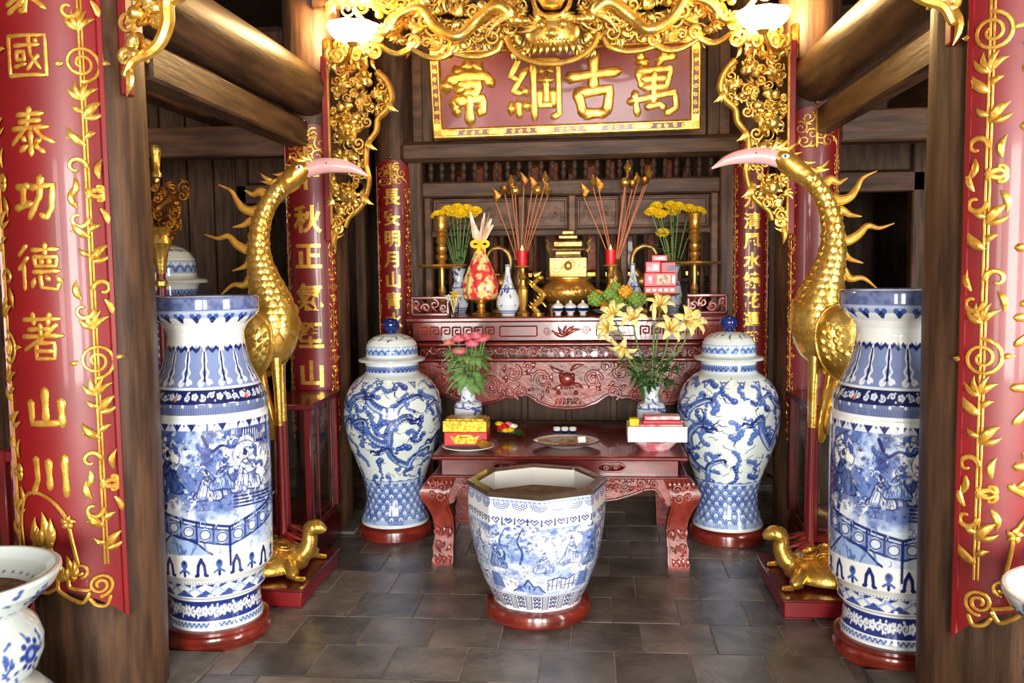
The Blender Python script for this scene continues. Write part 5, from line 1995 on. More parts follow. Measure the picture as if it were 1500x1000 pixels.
    # flame-like plumes streaming from the nape
    for pl in ([(392, 300), (376, 304), (362, 300), (353, 288), (345, 274), (327, 265)], [(400, 284), (388, 276), (378, 280), (366, 274)], [(386, 328), (374, 318), (362, 324), (346, 327)],
               [(382, 352), (366, 360), (350, 352), (338, 340), (322, 343), (303, 337)], [(382, 364), (372, 372), (362, 384), (343, 391)], [(386, 396), (372, 398), (360, 412), (342, 412), (322, 428)], [(388, 402), (378, 418), (384, 430), (392, 444)]):
        P = spline([PX(*p) for p in pl], 6)
        n = len(P)
        g = G()
        for off, w_ in ((0, .027), ):
            g.tube([(a, .0, b) for a, b in P], [w_ * (1 - .88 * (i / (n - 1)) ** 1.2) for i in range(n)], 8, .45)
        for sg_ in (-1, 1):
            g.tube([(a, -.007, b + sg_ * .012 * (1 - i / (n - 1))) for i, (a, b) in enumerate(P)], [.005 * (1 - .7 * i / (n - 1)) for i in range(n)], 6, 1)
        g.map(flip).obj('plume', M['gold_bright'], t)
    return t


def tortoise(s, x, y, zb, lab):
    t = thing('tortoise_statue', lab, 'statue', (x, y, zb), 0, 'gilded tortoises under the cranes')
    flip = lambda a, b, c: (s * a, b, c)
    vs = [(1, .02), (1.02, .035), (.97, .06), (.86, .095), (.66, .125), (.4, .143), (.15, .15), (0, .151)]
    G().lathe([(r, z) for r, z in vs], 36, sy=1.0).map(lambda a, b, c: (s * (a * .22 - .02), b * .19, c)).obj('shell', M['gold'], t)
    h = lambda a, b: .151 * math.sqrt(max(0, 1 - ((a + .02) / .225) ** 2 - (b / .195) ** 2)) ** .9
    g = G()
    for (a0, b0, r) in ((0, 0, .05), (-.1, -.02, .045), (.09, -.03, .045), (-.05, -.1, .045), (.05, -.11, .045), (-.13, -.09, .03), (-.03, .1, .045), (.09, .08, .04)):
        for rr in (r, r * .6):
            P = [(s * (a0 + rr * math.cos(q * .35)), b0 + rr * math.sin(q * .35)) for q in range(19)]
            g.tube([(a, b, max(.03, h(s * a, b)) + .004) for a, b in P], .005, 5)
    tag(g.obj('shell_rings', M['gold_bright'], t), kind='stuff')
    K = spline([(.14, 0, .05, .05), (.19, 0, .09, .046), (.215, 0, .14, .040), (.215, 0, .18, .036), (.225, 0, .205, .040), (.25, 0, .215, .037), (.28, 0, .205, .026), (.30, 0, .198, .012)], 5)
    hd = G().tube([k[:3] for k in K], [k[3] for k in K], 14, 1, (0, 1, 0)).map(flip).obj('neck_and_head', M['gold'], t)
    for yy in (-1, 1):
        G().ball((.252, yy * .033, .224), .008, 8, 6).map(flip).obj('eye', M['gold_bright'], hd)
    for a, b, dx in ((.15, -.14, .05), (.15, .14, .05), (-.16, -.13, -.04), (-.16, .13, -.04)):
        g = G()
        g.tube([(a, b * .8, .06), (a + dx * .6, b * 1.15, .035), (a + dx, b * 1.2, .026)], [.034, .032, .022], 10)
        for q in (-.5, 0, .5):
            g.tube([(a + dx, b * 1.2, .014), (a + dx * 1.2 + .035 * math.cos(q) * (1 if dx > 0 else -1), b * 1.2 + .035 * math.sin(q), .011)], [.012, .006], 6)
        g.map(flip).obj('foot', M['gold'], t)


for s, x, y, who in ((1, -1.43, 4.2, 'roses'), (-1, 1.235, 4.2, 'lilies')):
    crane(s, x, y, 'tall gilded crane with curved pink beak on a tortoise, on the %s side' % who)
    tortoise(s, x - s * .01, y - .06, .0955, 'gilded tortoise with raised head bearing the crane on the side of the %s' % who)
    p = thing('plinth', 'low dark red plinth under the gilded tortoise on the side of the %s' % who, 'plinth', (x - s * .055, y - .02, 0), 0, 'tortoise plinths')
    G().box((0, 0, .045), (.60, .60, .07), .004).obj('block', M['lacquer'], p)
    G().box((0, 0, .087), (.62, .62, .016), .004).obj('top_slab', M['lacquer_dark'], p)
    for a in (-.24, .24):
        for b in (-.24, .24):
            G().box((a, b, .006), (.12, .12, .012), .002).obj('foot', M['lacquer_dark'], p)

# ---------------------------------------------------------------- glazed display cases behind the cranes
for s, x, who in ((-1, -1.62, 'roses'), (1, 1.545, 'lilies')):
    t = thing('display_case', 'dark red glass-sided display case next to the dragon jar on the %s side' % who, 'cabinet', (x, 4.76, 0), 0, 'display cases')
    hx, hy, hz = .30, .26, .84
    G().box((0, 0, .07), (2 * hx, 2 * hy, .14), .01).obj('base', M['lacquer_dark'], t)
    G().box((0, 0, .17), (2 * hx - .03, 2 * hy - .03, .05), .01).obj('base_moulding', M['rosewood'], t)
    G().box((0, 0, hz), (2 * hx + .02, 2 * hy + .02, .03), .006).obj('top', M['lacquer_dark'], t)
    for a in (-1, 1):
        for b in (-1, 1):
            G().box((a * (hx - .02), b * (hy - .02), .51), (.04, .04, .64), .006).obj('post', M['lacquer_dark'], t)
    for b in (-1, 1):
        G().box((a * 0, b * (hy - .02), .51), (2 * hx - .08, .006, .62)).obj('pane', M['glass'], t)
        G().box((b * (hx - .02), 0, .51), (.006, 2 * hy - .08, .62)).obj('pane', M['glass'], t)
    for b in (-.1, .14):
        G().box((-s * (hx - .012), b, .51), (.008, .014, .62), .002).obj('glazing_bar', M['rosewood'], t)
    G().box((-s * .1, -(hy - .012), .51), (.014, .008, .62), .002).obj('glazing_bar', M['rosewood'], t)
    G().box((0, 0, .21), (2 * hx - .09, 2 * hy - .09, .02)).obj('case_floor', M['lacquer_dark'], t)

# ---------------------------------------------------------------- flowers
def petal_ring(g, c, n, r0, r1, lift, w_, a0=0.0, tilt=None, thick=.3):
    """petals as flattened leaves radiating from c; tilt = 3x3 rotation"""
    for i in range(n):
        a = a0 + 2 * PI * i / n
        pts = []
        for t in (0, .25, .5, .75, 1):
            rr = r0 + (r1 - r0) * t
            pts.append(Vector((rr * math.cos(a), rr * math.sin(a), lift * math.sin(t * PI * .6))))
        if tilt:
            pts = [tilt @ p for p in pts]
        nrm = (tilt @ Vector((0, 0, 1))) if tilt else Vector((0, 0, 1))
        g.tube([Vector(c) + p for p in pts], [w_ * .4, w_ * .85, w_, w_ * .8, w_ * .25], 5, thick, nrm)


def rose_flower(g, c, r, rnd):
    for k, (rr, n, h) in enumerate(((.35, 3, .9), (.7, 5, .75), (1.0, 6, .45))):
        for i in range(n):
            a = 2 * PI * i / n + k
            base = Vector(c) + Vector((0, 0, -r * .5))
            mid = Vector(c) + Vector((math.cos(a) * r * rr * .8, math.sin(a) * r * rr * .8, -r * .05))
            tip = Vector(c) + Vector((math.cos(a) * r * rr, math.sin(a) * r * rr, r * h * .7))
            g.tube([base, mid, tip], [r * .18, r * .5, r * .32], 6, .35, Vector((math.cos(a), math.sin(a), .2)))
    g.ball((c[0], c[1], c[2]), r * .45, 8, 6)


def blade(g, p, d, L, w_, droop=.3):
    """leaf blade from p along d"""
    d = Vector(d).normalized()
    P, R = [], []
    for t, ww in ((0, .15), (.2, .7), (.45, 1), (.7, .75), (.9, .35), (1, .05)):
        q = Vector(p) + d * L * t
        q.z -= droop * L * t * t
        P.append(q)
        R.append(w_ * ww)
    up = Vector((0, 0, 1)) if abs(d.z) < .85 else Vector((0, -1, 0))
    g.tube(P, R, 5, .14, up)


def small_vase(t, prof, name='vase', sticks=0):
    """blue-and-white vase body, painted row by row"""
    c = Canvas(prof, 120, 90, max(p[0] for p in prof))
    c.rgb[:] = np.array(srgb(214, 222, 230)[:3])
    C = 2 * PI * max(p[0] for p in prof)
    rn = random.Random(len(prof) * 7 + int(prof[0][0] * 1000))
    k = c.py
    rm = max(p[0] for p in prof)
    for i in range(16):
        cloudlet(c, rn.uniform(0, C), rn.uniform(12, 70), rm * .28, k, (58, 82, 156), rn)
    for i in range(26):
        x, y = rn.uniform(0, C), rn.uniform(10, 75)
        c.path([(x, y), (x + rn.uniform(-.3, .3) * rm, y + rn.uniform(-6, 6))], rm * .05, col=INK)
    for r_ in (4, 8, 44, 80, 86):
        c.rowband(r_, r_ + 2, (70, 92, 160))
    return link(name, c.mesh(name), t)


# roses on the low table
t = thing('rose_vase', 'small blue-and-white vase of pink roses behind the gold gift box', 'flower vase', (-.55, 4.98, .592))
small_vase(t, [(.050, 0), (.062, .015), (.074, .05), (.079, .11), (.079, .185), (.072, .205), (.046, .218), (.041, .25), (.044, .275), (.060, .30), (.068, .308), (.062, .308), (.045, .285)], 'vase')
rnd = random.Random(15)
heads = [(-.10, -.02, .51, 0), (-.04, -.06, .535, 1), (.0, -.02, .54, 1), (.035, -.05, .505, 1), (-.03, -.10, .47, 1), (.06, -.05, .55, 1), (.085, -.02, .53, 1), (.10, .0, .535, 0), (.03, .06, .54, 1)]
for hx, hy, hz, pk in heads:
    g = G().tube(spline([(hx * .15, hy * .15, .18), (hx * .5, hy * .5, .33), (hx, hy, hz + .02)], 4), .0045, 6)
    s_ = g.obj('stem', M['stem'], t)
    g = G()
    rose_flower(g, (hx, hy, hz + .035), .039 if pk else .033, rnd)
    g.obj('rose_bloom', M['rose' if pk else 'peach'], s_)
g = G()
for i in range(95):
    a = rnd.uniform(0, 2 * PI)
    z = rnd.uniform(.31, .53)
    r = rnd.uniform(.02, .07) + (z - .31) * .12
    blade(g, (r * math.cos(a), r * math.sin(a), z), (math.cos(a) * .8, math.sin(a) * .8, rnd.uniform(-.9, .3)), rnd.uniform(.055, .085), rnd.uniform(.022, .032), .35)
tag(g.obj('foliage', M['leaf_pale'], t), kind='stuff')

# lilies on the low table
t = thing('lily_vase', 'small blue-and-white vase of pale yellow lilies behind the white gift carton', 'flower vase', (.485, 4.98, .592))
small_vase(t, [(.050, 0), (.062, .012), (.076, .05), (.080, .12), (.080, .175), (.070, .20), (.044, .215), (.038, .245), (.042, .27), (.054, .295), (.062, .303), (.056, .303), (.040, .28)], 'vase')
rnd = random.Random(16)
LH = [(-.27, -.06, .70, -.9, .2), (-.19, -.10, .625, -.5, -.8), (-.14, -.03, .73, -.2, .9), (-.02, -.06, .745, .0, 1.0), (.06, -.10, .685, .25, .5), (.19, -.06, .72, .6, .6), (-.25, -.02, .76, -.4, .7), (.02, .05, .80, .1, 1), (.15, -.09, .735, .4, .2)]
LH = [(a * .92 + .03, b, c - .075, d, e) for a, b, c, d, e in LH]
for i, (hx, hy, hz, tx, tz) in enumerate(LH):
    g = G().tube(spline([(hx * .1, hy * .1, .18), (hx * .35, hy * .4, .38), (hx * .8, hy * .8, hz - .12), (hx, hy, hz - .02)], 5), .005, 6)
    s_ = g.obj('stem', M['stem'], t)
    g = G()
    axis = Vector((tx, -.75, tz)).normalized()
    rot = axis.to_track_quat('Z', 'Y').to_matrix()
    if i == 3:
        g.tube([Vector((hx, hy, hz)), Vector((hx, hy, hz + .05)), Vector((hx, hy, hz + .09))], [.009, .014, .005], 8)
    else:
        for k in range(6):
            a = k * PI / 3 + i
            pts = [Vector((0.006 * math.cos(a), .006 * math.sin(a), 0)), Vector((.022 * math.cos(a), .022 * math.sin(a), .045)), Vector((.055 * math.cos(a), .055 * math.sin(a), .072)), Vector((.092 * math.cos(a), .092 * math.sin(a), .066)), Vector((.108 * math.cos(a), .108 * math.sin(a), .045))]
            pts = [Vector((hx, hy, hz)) + rot @ (p * .82) for p in pts]
            g.tube(pts, [.006, .014, .019, .013, .003], 6, .22, rot @ Vector((math.cos(a) * .4, math.sin(a) * .4, 1)))
    g.obj('lily_bloom', M['lily'], s_)
    g = G()
    for k in range(5):
        a = k * 1.256
        p = Vector((hx, hy, hz)) + rot @ Vector((.02 * math.cos(a), .02 * math.sin(a), .075))
        g.tube([Vector((hx, hy, hz)), p], .002, 5)
        g.ball(p, (.004, .004, .007), 6, 5)
    if i != 3:
        g.obj('stamens', M['marigold'], s_)
g = G()
for i in range(110):
    k = rnd.choice(LH)
    tt = rnd.uniform(.2, .85)
    p = (k[0] * tt * .9 + rnd.uniform(-.03, .03), k[1] * tt + rnd.uniform(-.04, .03), .26 + (k[2] - .34) * tt * .8)
    a = rnd.uniform(0, 2 * PI)
    blade(g, p, (math.cos(a), math.sin(a) * .6, rnd.uniform(-.3, .7)), rnd.uniform(.07, .12), rnd.uniform(.012, .018), .45)
tag(g.obj('foliage', M['leaf'], t), kind='stuff')

# gold box on a red box, on a plate with an ingot
def plate(name, lab, loc, r, m, group=None, h=.022):
    o = G().lathe([(0, .004), (r * .55, .0), (r * .6, .004), (r, h), (r * .985, h + .004), (r * .62, .009), (0, .009)], 40).obj(name, m, None, loc)
    return tag(o, lab, 'plate', group)


plate('plate', 'white plate under the red and gold gift boxes', (-.505, 4.645, .592), .14, M['white'])
t = thing('red_gift_box', 'red printed gift box with a gold ingot picture, lying on the white plate', 'box', (-.515, 4.685, .6195))
G().box((0, 0, .036), (.23, .15, .072), .003).obj('carton', M['redbox'], t)
g = G()
out = [(-.085, .055), (-.06, .012), (.05, .012), (.075, .055), (.045, .045), (.03, .06), (-.04, .06), (-.055, .045)]
g.prism(out, -.079, -.074, 0)
g.obj('ingot_print', M['goldbox'], t)
G().ball((-.005, -.077, .052), (.035, .004, .012), 12, 6).obj('ingot_print', M['gold_bright'], t)
t = thing('gold_gift_box', 'gold patterned gift box stacked on the red box', 'box', (-.52, 4.69, .692))
G().box((0, 0, .03), (.235, .16, .06), .003).obj('carton', M['goldbox'], t)
G().box((0, 0, .064), (.20, .135, .008), .002).obj('lid', M['goldbox'], t)
o = G().lathe([(0, 0), (.02, .002), (.036, .02), (.042, .03), (.03, .028), (.02, .036), (0, .042)], 20, sy=.6).obj('gold_ingot', M['gold_bright'], None, (-.415, 4.575, .6165))
tag(o, 'small gold paper ingot on the rim of the white plate', 'ingot')

# lying bouquet
t = thing('bouquet', 'small wrapped bouquet of red and yellow flowers lying on the dark tabletop', 'bouquet', (-.345, 5.0, .607))
rnd = random.Random(2)
for i, (dx, dy, dz, m_) in enumerate(((-.03, 0, .06, 'yellow'), (.0, -.02, .05, 'wax'), (.02, .02, .055, 'rose'), (.035, -.03, .03, 'yellow'), (.05, .01, .045, 'whitep'), (.01, -.04, .03, 'yellow'), (-.02, -.03, .04, 'wax'))):
    g = G()
    rose_flower(g, (dx, dy, dz), .024, rnd)
    g.obj('bloom', M[m_], t)
g = G()
for i in range(12):
    a = rnd.uniform(-.9, .9)
    blade(g, (.05, rnd.uniform(-.03, .03), .025), (math.cos(a), math.sin(a), rnd.uniform(-.1, .5)), .07, .012, .4)
g.tube([(-.04, 0, .03), (.04, 0, .02), (.10, 0, .012)], [.016, .016, .006], 8)
tag(g.obj('foliage', M['leaf'], t), kind='stuff')

# three little cups
cup_me = G().lathe([(.012, 0), (.016, .003), (.020, .025), (.021, .048), (.018, .048), (.016, .02), (0, .012)], 20).mesh('tea_cup', M['white'])
band_me = G().lathe([(.0185, .014), (.0212, .030), (.0207, .030), (.018, .014)], 20).mesh('blue_band', M['cobalt'])
for x in (-.046, .0, .046):
    o = link('tea_cup', cup_me, None, (x - .002, 5.06, .592))
    tag(o, 'tiny white tea cup with a blue band in the row behind the oval tray', 'cup', 'tea cups on the low table')
    link('blue_band', band_me, o)

# oval tray with banknotes and utensils
t = thing('oval_tray', 'oval porcelain tray with a green and brown picture holding banknotes', 'tray', (.015, 4.76, .592))
G().lathe([(0, .006), (.10, .0), (.11, .006), (.182, .030), (.179, .035), (.11, .013), (0, .012)], 48, sy=.92).obj('dish', M['white'], t)
G().lathe([(.182, .030), (.185, .033), (.179, .036), (.172, .033)], 48, sy=.92).obj('gilt_rim', M['brownlip'], t)
G().lathe([(.0, .0135), (.10, .0135), (.155, .0275), (.15, .028), (.098, .0145), (0, .0145)], 40, sy=.9).obj('painted_well', mat('tray_picture', srgb(206, 214, 196), srgb(150, 96, 70), rough=.3, scale=16, lo=.5, hi=.62), t)
g = G().box((0, 0, 0), (.09, .03, .004), .001)
o = g.obj('banknote', mat('note_brown', srgb(150, 104, 76), srgb(196, 160, 130), rough=.7, scale=40), None, (.02, 4.74, .611), .35)
tag(o, 'brown banknote lying across the oval tray', 'banknote')
o = G().box((0, 0, .016), (.042, .004, .032), .001).obj('card_box', M['paper'], None, (.10, 4.70, .622), .2)
o.rotation_euler = (-.4, 0, .2)
tag(o, 'small white folded card standing in the oval tray', 'card')

# right-hand offerings: pink dish, white carton, pink packets
o = G().lathe([(0, .004), (.075, 0), (.095, .02), (.125, .05), (.121, .052), (.09, .024), (0, .012)], 40).obj('pink_dish', M['pink'], None, (.487, 4.70, .592))
tag(o, 'pink-rimmed dish under the white carton', 'dish')
t = thing('white_carton', 'open white carton holding pink packets on the pink dish', 'carton', (.492, 4.70, .6455))
g = G()
for c_, d_ in (((0, 0, .003), (.30, .19, .006)), ((0, -.095, .04), (.30, .005, .08)), ((0, .095, .04), (.30, .005, .08)), ((-.15, 0, .04), (.005, .19, .08)), ((.15, 0, .04), (.005, .19, .08))):
    g.box(c_, d_)
g.obj('carton_walls', M['paper'], t, smooth=False)
pk = [(.02, .02, .046, .235, .13, .07, 'pink', 'pink and white packet lying in the white carton'), (.03, .03, .091, .20, .11, .018, 'redbox', 'flat red packet on top of the pink packet'), (.03, .03, .112, .185, .10, .02, 'pink', 'topmost pale pink packet above the flat red packet'), (-.118, -.03, .065, .05, .06, .10, 'yellow', 'small yellow packet in the corner of the white carton')]
for dx, dy, dz, a, b, c_, m_, lab in pk:
    o = G().box((0, 0, 0), (a, b, c_), .003).obj('packet', M[m_], None, (.492 + dx, 4.70 + dy, .646 + dz + (.0 if c_ > .03 else 0)))
    tag(o, lab, 'packet')

# ---------------------------------------------------------------- on the altar
ZA = 1.2585


def brass_stand(x, y, lab, h=.70):
    t = thing('candle_stand', lab, 'candle stand', (x, y, ZA), 0, 'tall brass candle stands')
    p = [(.05, 0), (.055, .01), (.03, .03), (.02, .05), (.035, .07), (.046, .09), (.035, .115), (.018, .13), (.026, .15), (.02, .17), (.014, .2), (.018, .25), (.016, .30)]
    G().lathe(p, 24).obj('foot_and_stem', M['brass'], t)
    G().lathe([(.016, .298), (.08, .300), (.165, .312), (.172, .320), (.168, .328), (.08, .318), (.016, .316)], 40).obj('drip_tray', M['brass'], t)
    G().lathe([(.02, .31), (.034, .33), (.022, .345), (.036, .365), (.038, .385), (.024, .40), (.036, .42), (.036, .44), (.024, .455), (.034, .47), (.040, .485), (.030, .50), (.040, .515), (.030, .53), (.042, .545), (.034, .56), (.040, .60), (.050, .64), (.044, .645), (.03, .60), (0, .58)], 24).obj('socket', M['brass'], t)


brass_stand(-.825, 5.80, 'tall brass candle stand with a wide drip tray beside the wrapped gift basket')
brass_stand(.83, 5.93, 'tall brass candle stand with a wide drip tray beside the red gift boxes')


def chrysanth(x, y, lab, seed, tops):
    t = thing('chrysanthemum_vase', lab, 'flower vase', (x, y, ZA))
    small_vase(t, [(.04, 0), (.046, .01), (.060, .05), (.064, .11), (.052, .17), (.034, .21), (.032, .25), (.046, .29), (.052, .30), (.046, .30), (.03, .27)], 'vase')
    rn = random.Random(seed)
    for (dx, dz) in tops:
        dy = rn.uniform(-.08, .03)
        g = G().tube(spline([(dx * .1, 0, .24), (dx * .5, dy * .5, .45), (dx, dy, dz)], 5), .004, 6)
        s_ = g.obj('stem', M['stem'], t)
        g = G()
        til = Vector((dx * .8, -.55, .7)).normalized().to_track_quat('Z', 'Y').to_matrix()
        petal_ring(g, (dx, dy, dz), 14, .006, .052, .012, .009, 0, til, .35)
        petal_ring(g, (dx, dy, dz + .008), 11, .004, .036, .018, .008, .2, til, .35)
        g.ball((dx, dy - .01, dz + .012), .014, 8, 6)
        g.obj('bloom', M['yellow'], s_)
    g = G()
    for i in range(70):
        a = rn.uniform(0, 6.28)
        z = rn.uniform(.30, .62)
        r = rn.uniform(.0, .10)
        blade(g, (r * math.cos(a), r * math.sin(a) * .6, z), (math.cos(a), math.sin(a), rn.uniform(-.2, .6)), rn.uniform(.05, .08), .012, .3)
    tag(g.obj('foliage', M['leaf'], t), kind='stuff')


chrysanth(-.745, 6.02, 'vase of yellow chrysanthemums behind the wrapped gift basket', 3, [(-.13, .655), (-.07, .69), (.0, .70), (.06, .695), (.12, .68), (-.10, .62), (.03, .655), (.09, .66), (-.03, .67)])
chrysanth(.71, 6.15, 'vase of yellow chrysanthemums behind the red gift boxes', 4, [(-.15, .66), (-.09, .64), (-.02, .70), (.03, .69), (.10, .675), (.17, .66), (-.11, .70), (-.07, .52), (.0, .66)])

# little glass of mixed flowers
t = thing('flower_glass', 'short glass of white and yellow flowers at the altar edge', 'flower glass', (-.715, 5.56, ZA))
G().lathe([(.026, 0), (.03, .01), (.034, .06), (.038, .085), (.034, .085), (.03, .06), (.024, .012), (0, .01)], 20).obj('tumbler', M['glass'], t)
rnd = random.Random(6)
for i, (dx, dy, dz, m_) in enumerate(((-.03, 0, .12, 'whitep'), (.01, -.03, .115, 'yellow'), (.035, -.01, .12, 'whitep'), (0, .01, .14, 'yellow'), (.02, .03, .135, 'yellow'), (-.02, -.03, .10, 'whitep'))):
    g = G()
    petal_ring(g, (dx, dy, dz), 10, .004, .026, .01, .008, 0, None, .5)
    g.ball((dx, dy, dz + .008), .011, 8, 6)
    g.tube([(0, 0, .02), (dx * .7, dy * .7, dz)], .003, 5)
    g.obj('bloom', M[m_], t)

# gift basket in cellophane on a brass stand
o = thing('offering_stand', 'brass footed stand under the cellophane gift basket', 'stand', (-.555, 5.70, ZA))
G().lathe([(.06, 0), (.062, .008), (.03, .02), (.022, .04), (.03, .05), (.026, .07), (.05, .085), (.11, .10), (.112, .106), (0, .106)], 28).obj('pedestal', M['brass'], o)
t = thing('gift_basket', 'red gift basket wrapped in clear film tied with a yellow bow', 'gift basket', (-.555, 5.70, ZA + .107))
wrap = mat('printed_film', srgb(222, 60, 66), srgb(242, 216, 140), rough=.2, coat=.6, scale=22, lo=.46, hi=.56, detail=3)
md = lambda a, z: 1 + .05 * math.cos(9 * a) + .03 * math.cos(5 * a + 1)
G().lathe([(.10, 0), (.11, .03), (.112, .08), (.098, .14), (.075, .20), (.045, .27), (.022, .325), (.016, .35)], 54, mod=md).obj('wrapped_goods', wrap, t)
film = mat('clear_film', srgb(244, 226, 206), srgb(226, 190, 150), rough=.25, scale=20)
for i in range(9):
    a = i * 2 * PI / 9
    g = G()
    g.tube([(0, 0, .34), (.03 * math.cos(a), .03 * math.sin(a), .40), (.075 * math.cos(a) + .01, .06 * math.sin(a), .47 + .04 * (i % 3))], [.010, .024, .006], 6, .2, (math.cos(a + 1), math.sin(a + 1), 0))
    g.obj('film_tuft', film, t)
g = G()
for s in (-1, 1):
    ribbon(g, [(s * .03 + s * .024 * math.cos(q * .45), .348 + .018 * math.sin(q * .45)) for q in range(15)], .011, y=-.03, flat=.5)
    leaf(g, (0, .345), (s * .035, .29), .011, -.03, .5)
g.ball((0, -.03, .346), .018, 10, 6)
g.obj('bow', M['yellow'], t)

# blue and white bottle vases
for x, y, lab in ((-.372, 5.60, 'slender blue-and-white bottle vase between the gift basket and a red candle'), (.425, 5.87, 'slender blue-and-white bottle vase between a red candle and the gift boxes')):
    t = thing('bottle_vase', lab, 'vase', (x, y, ZA), 0, 'bottle vases on the altar')
    small_vase(t, [(.042, 0), (.045, .012), (.062, .035), (.074, .07), (.070, .11), (.050, .16), (.030, .205), (.018, .25), (.014, .29), (.016, .32), (.012, .322), (.010, .30)], 'body')

# red candles on brass candlesticks
for x, y, lab in ((-.285, 5.68, 'red candle on a brass candlestick next to the small gilt dragon'), (.28, 5.83, 'red candle on a brass candlestick above the fruit dish')):
    t = thing('candlestick', lab, 'candle', (x, y, ZA), 0, 'red altar candles')
    G().lathe([(.04, 0), (.042, .012), (.022, .03), (.026, .05), (.034, .09), (.034, .16), (.018, .19), (.016, .22), (.026, .24), (.016, .265), (.014, .295), (.05, .305), (.052, .313), (0, .313)], 8).obj('holder', M['brass'], t, ang=20)
    c_ = G().lathe([(.030, .313), (.033, .33), (.035, .41), (.030, .412), (.027, .395), (0, .393)], 20).obj('candle', M['wax'], t)
    G().lathe([(0, .393), (.008, .40), (.010, .415), (.004, .435), (0, .445)], 10).obj('flame', M['flame'], c_)

# little gilt dragon standing beside the candle
t = thing('dragon_figurine', 'small gilt dragon figurine rearing beside the red candle', 'figurine', (-.185, 5.68, ZA))
P = spline([(.0, 0, .012), (-.03, 0, .05), (.01, 0, .09), (.03, 0, .13), (-.01, 0, .165), (-.03, 0, .195), (.0, 0, .225)], 6)
n = len(P)
g = G().tube(P, [.020 - .010 * abs(i / n - .3) for i in range(n)], 8)
g.obj('body', M['gold_bright'], t)
g = G()
g.ball((.012, -.01, .235), (.026, .018, .018), 10, 6)
for q in range(5):
    leaf(g, (0, .235), (-.03 + .014 * q, .275), .006, 0, .8)
g.obj('head', M['gold_bright'], t)
g = G()
for i in range(2, n - 2, 3):
    a = P[i]
    leaf(g, (a[0], a[2]), (a[0] - .035, a[2] + .022), .007, 0, .8)
g.tube([(.0, 0, .09), (.035, -.02, .07), (.05, -.02, .05)], [.008, .007, .004], 6)
g.obj('mane', M['gold_bright'], t)
G().lathe([(.04, 0), (.04, .012), (0, .014)], 16).obj('base', M['gold'], t)

# big bronze censer
t = thing('incense_burner', 'large bronze incense burner with a pagoda lid in the middle of the altar', 'incense burner', (.005, 5.86, ZA))
for a in (PI / 2 + .0, PI / 2 + 2.09, PI / 2 - 2.09):
    g = G().tube([(.10 * math.cos(a), -.10 * math.sin(a), .085), (.13 * math.cos(a), -.13 * math.sin(a), .05), (.13 * math.cos(a), -.13 * math.sin(a), .001)], [.03, .026, .02], 10)
    g.obj('foot', M['bronze'], t)
G().lathe([(.05, .05), (.12, .065), (.165, .10), (.178, .14), (.165, .18), (.13, .205), (.125, .215), (.15, .225), (.15, .235), (0, .236)], 40).obj('bowl', M['brass'], t)
g = G()
for i in range(24):
    a = i * 2 * PI / 24
    P = [(.172 * math.cos(a + .09 * math.cos(q * .5)), .172 * math.sin(a + .09 * math.cos(q * .5)), .14 + .022 * math.sin(q * .5)) for q in range(11)]
    g.tube(P, .006, 5)
tag(g.obj('bowl_relief', M['brass'], t), kind='stuff')
G().box((0, 0, .30), (.25, .19, .13), .008).obj('chest', M['bronze'], t)
g = G()
for x0 in (-.075, .075):
    ribbon(g, spiral(x0, .30, .038, 1.6, 0, 1 if x0 < 0 else -1, 24, .15), .007, .005, y=-.098)
ribbon(g, [(-.115, .245), (-.115, .355), (.115, .355), (.115, .245), (-.115, .245)], .006, y=-.097)
g.ball((0, -.1, .31), (.026, .014, .03), 10, 6)
tag(g.obj('chest_relief', M['brass'], t), kind='stuff')
G().lathe([(.12, .365), (.11, .385), (.11, .40), (.145, .41), (.15, .42), (.0, .43)], 4).map(lambda a, b, c: ((a - b) * .72, (a + b) * .55, c)).obj('lid', M['bronze'], t, ang=10)
for s in (-1, 1):
    G().tube(spline([(s * .12, 0, .40), (s * .135, 0, .43), (s * .13, 0, .46), (s * .15, 0, .485)], 5), [.018, .018, .017, .017, .016, .016, .015, .014, .013, .012, .011, .01, .009, .008, .007, .006], 8).obj('horn', M['bronze'], t)
G().box((0, 0, .45), (.20, .14, .05), .012).obj('lid_tier', M['bronze'], t)
G().box((0, 0, .495), (.13, .10, .03), .008).obj('lid_tier', M['bronze'], t)
G().box((0, 0, .525), (.09, .07, .035), .010).obj('finial', M['bronze'], t)

# three lidded offering cups
cb = G().lathe([(.018, 0), (.020, .006), (.016, .012), (.030, .026), (.036, .045), (.036, .054)], 24).mesh('lidded_cup', M['white'])
cl_ = G().lathe([(.038, .054), (.038, .058), (.026, .070), (.010, .078), (.008, .084), (.010, .09), (0, .096)], 24).mesh('lid', M['white'])
cn = G().lathe([(.031, .027), (.0368, .046), (.0364, .046), (.030, .027)], 24).mesh('blue_band', M['cobalt'])
for i in range(3):
    o = link('lidded_cup', cb, None, (-.055 + i * .078, 5.575, ZA))
    tag(o, 'white lidded offering cup with a blue band in front of the bronze incense burner', 'cup', 'lidded cups on the altar')
    link('lid', cl_, o)
    link('blue_band', cn, o)

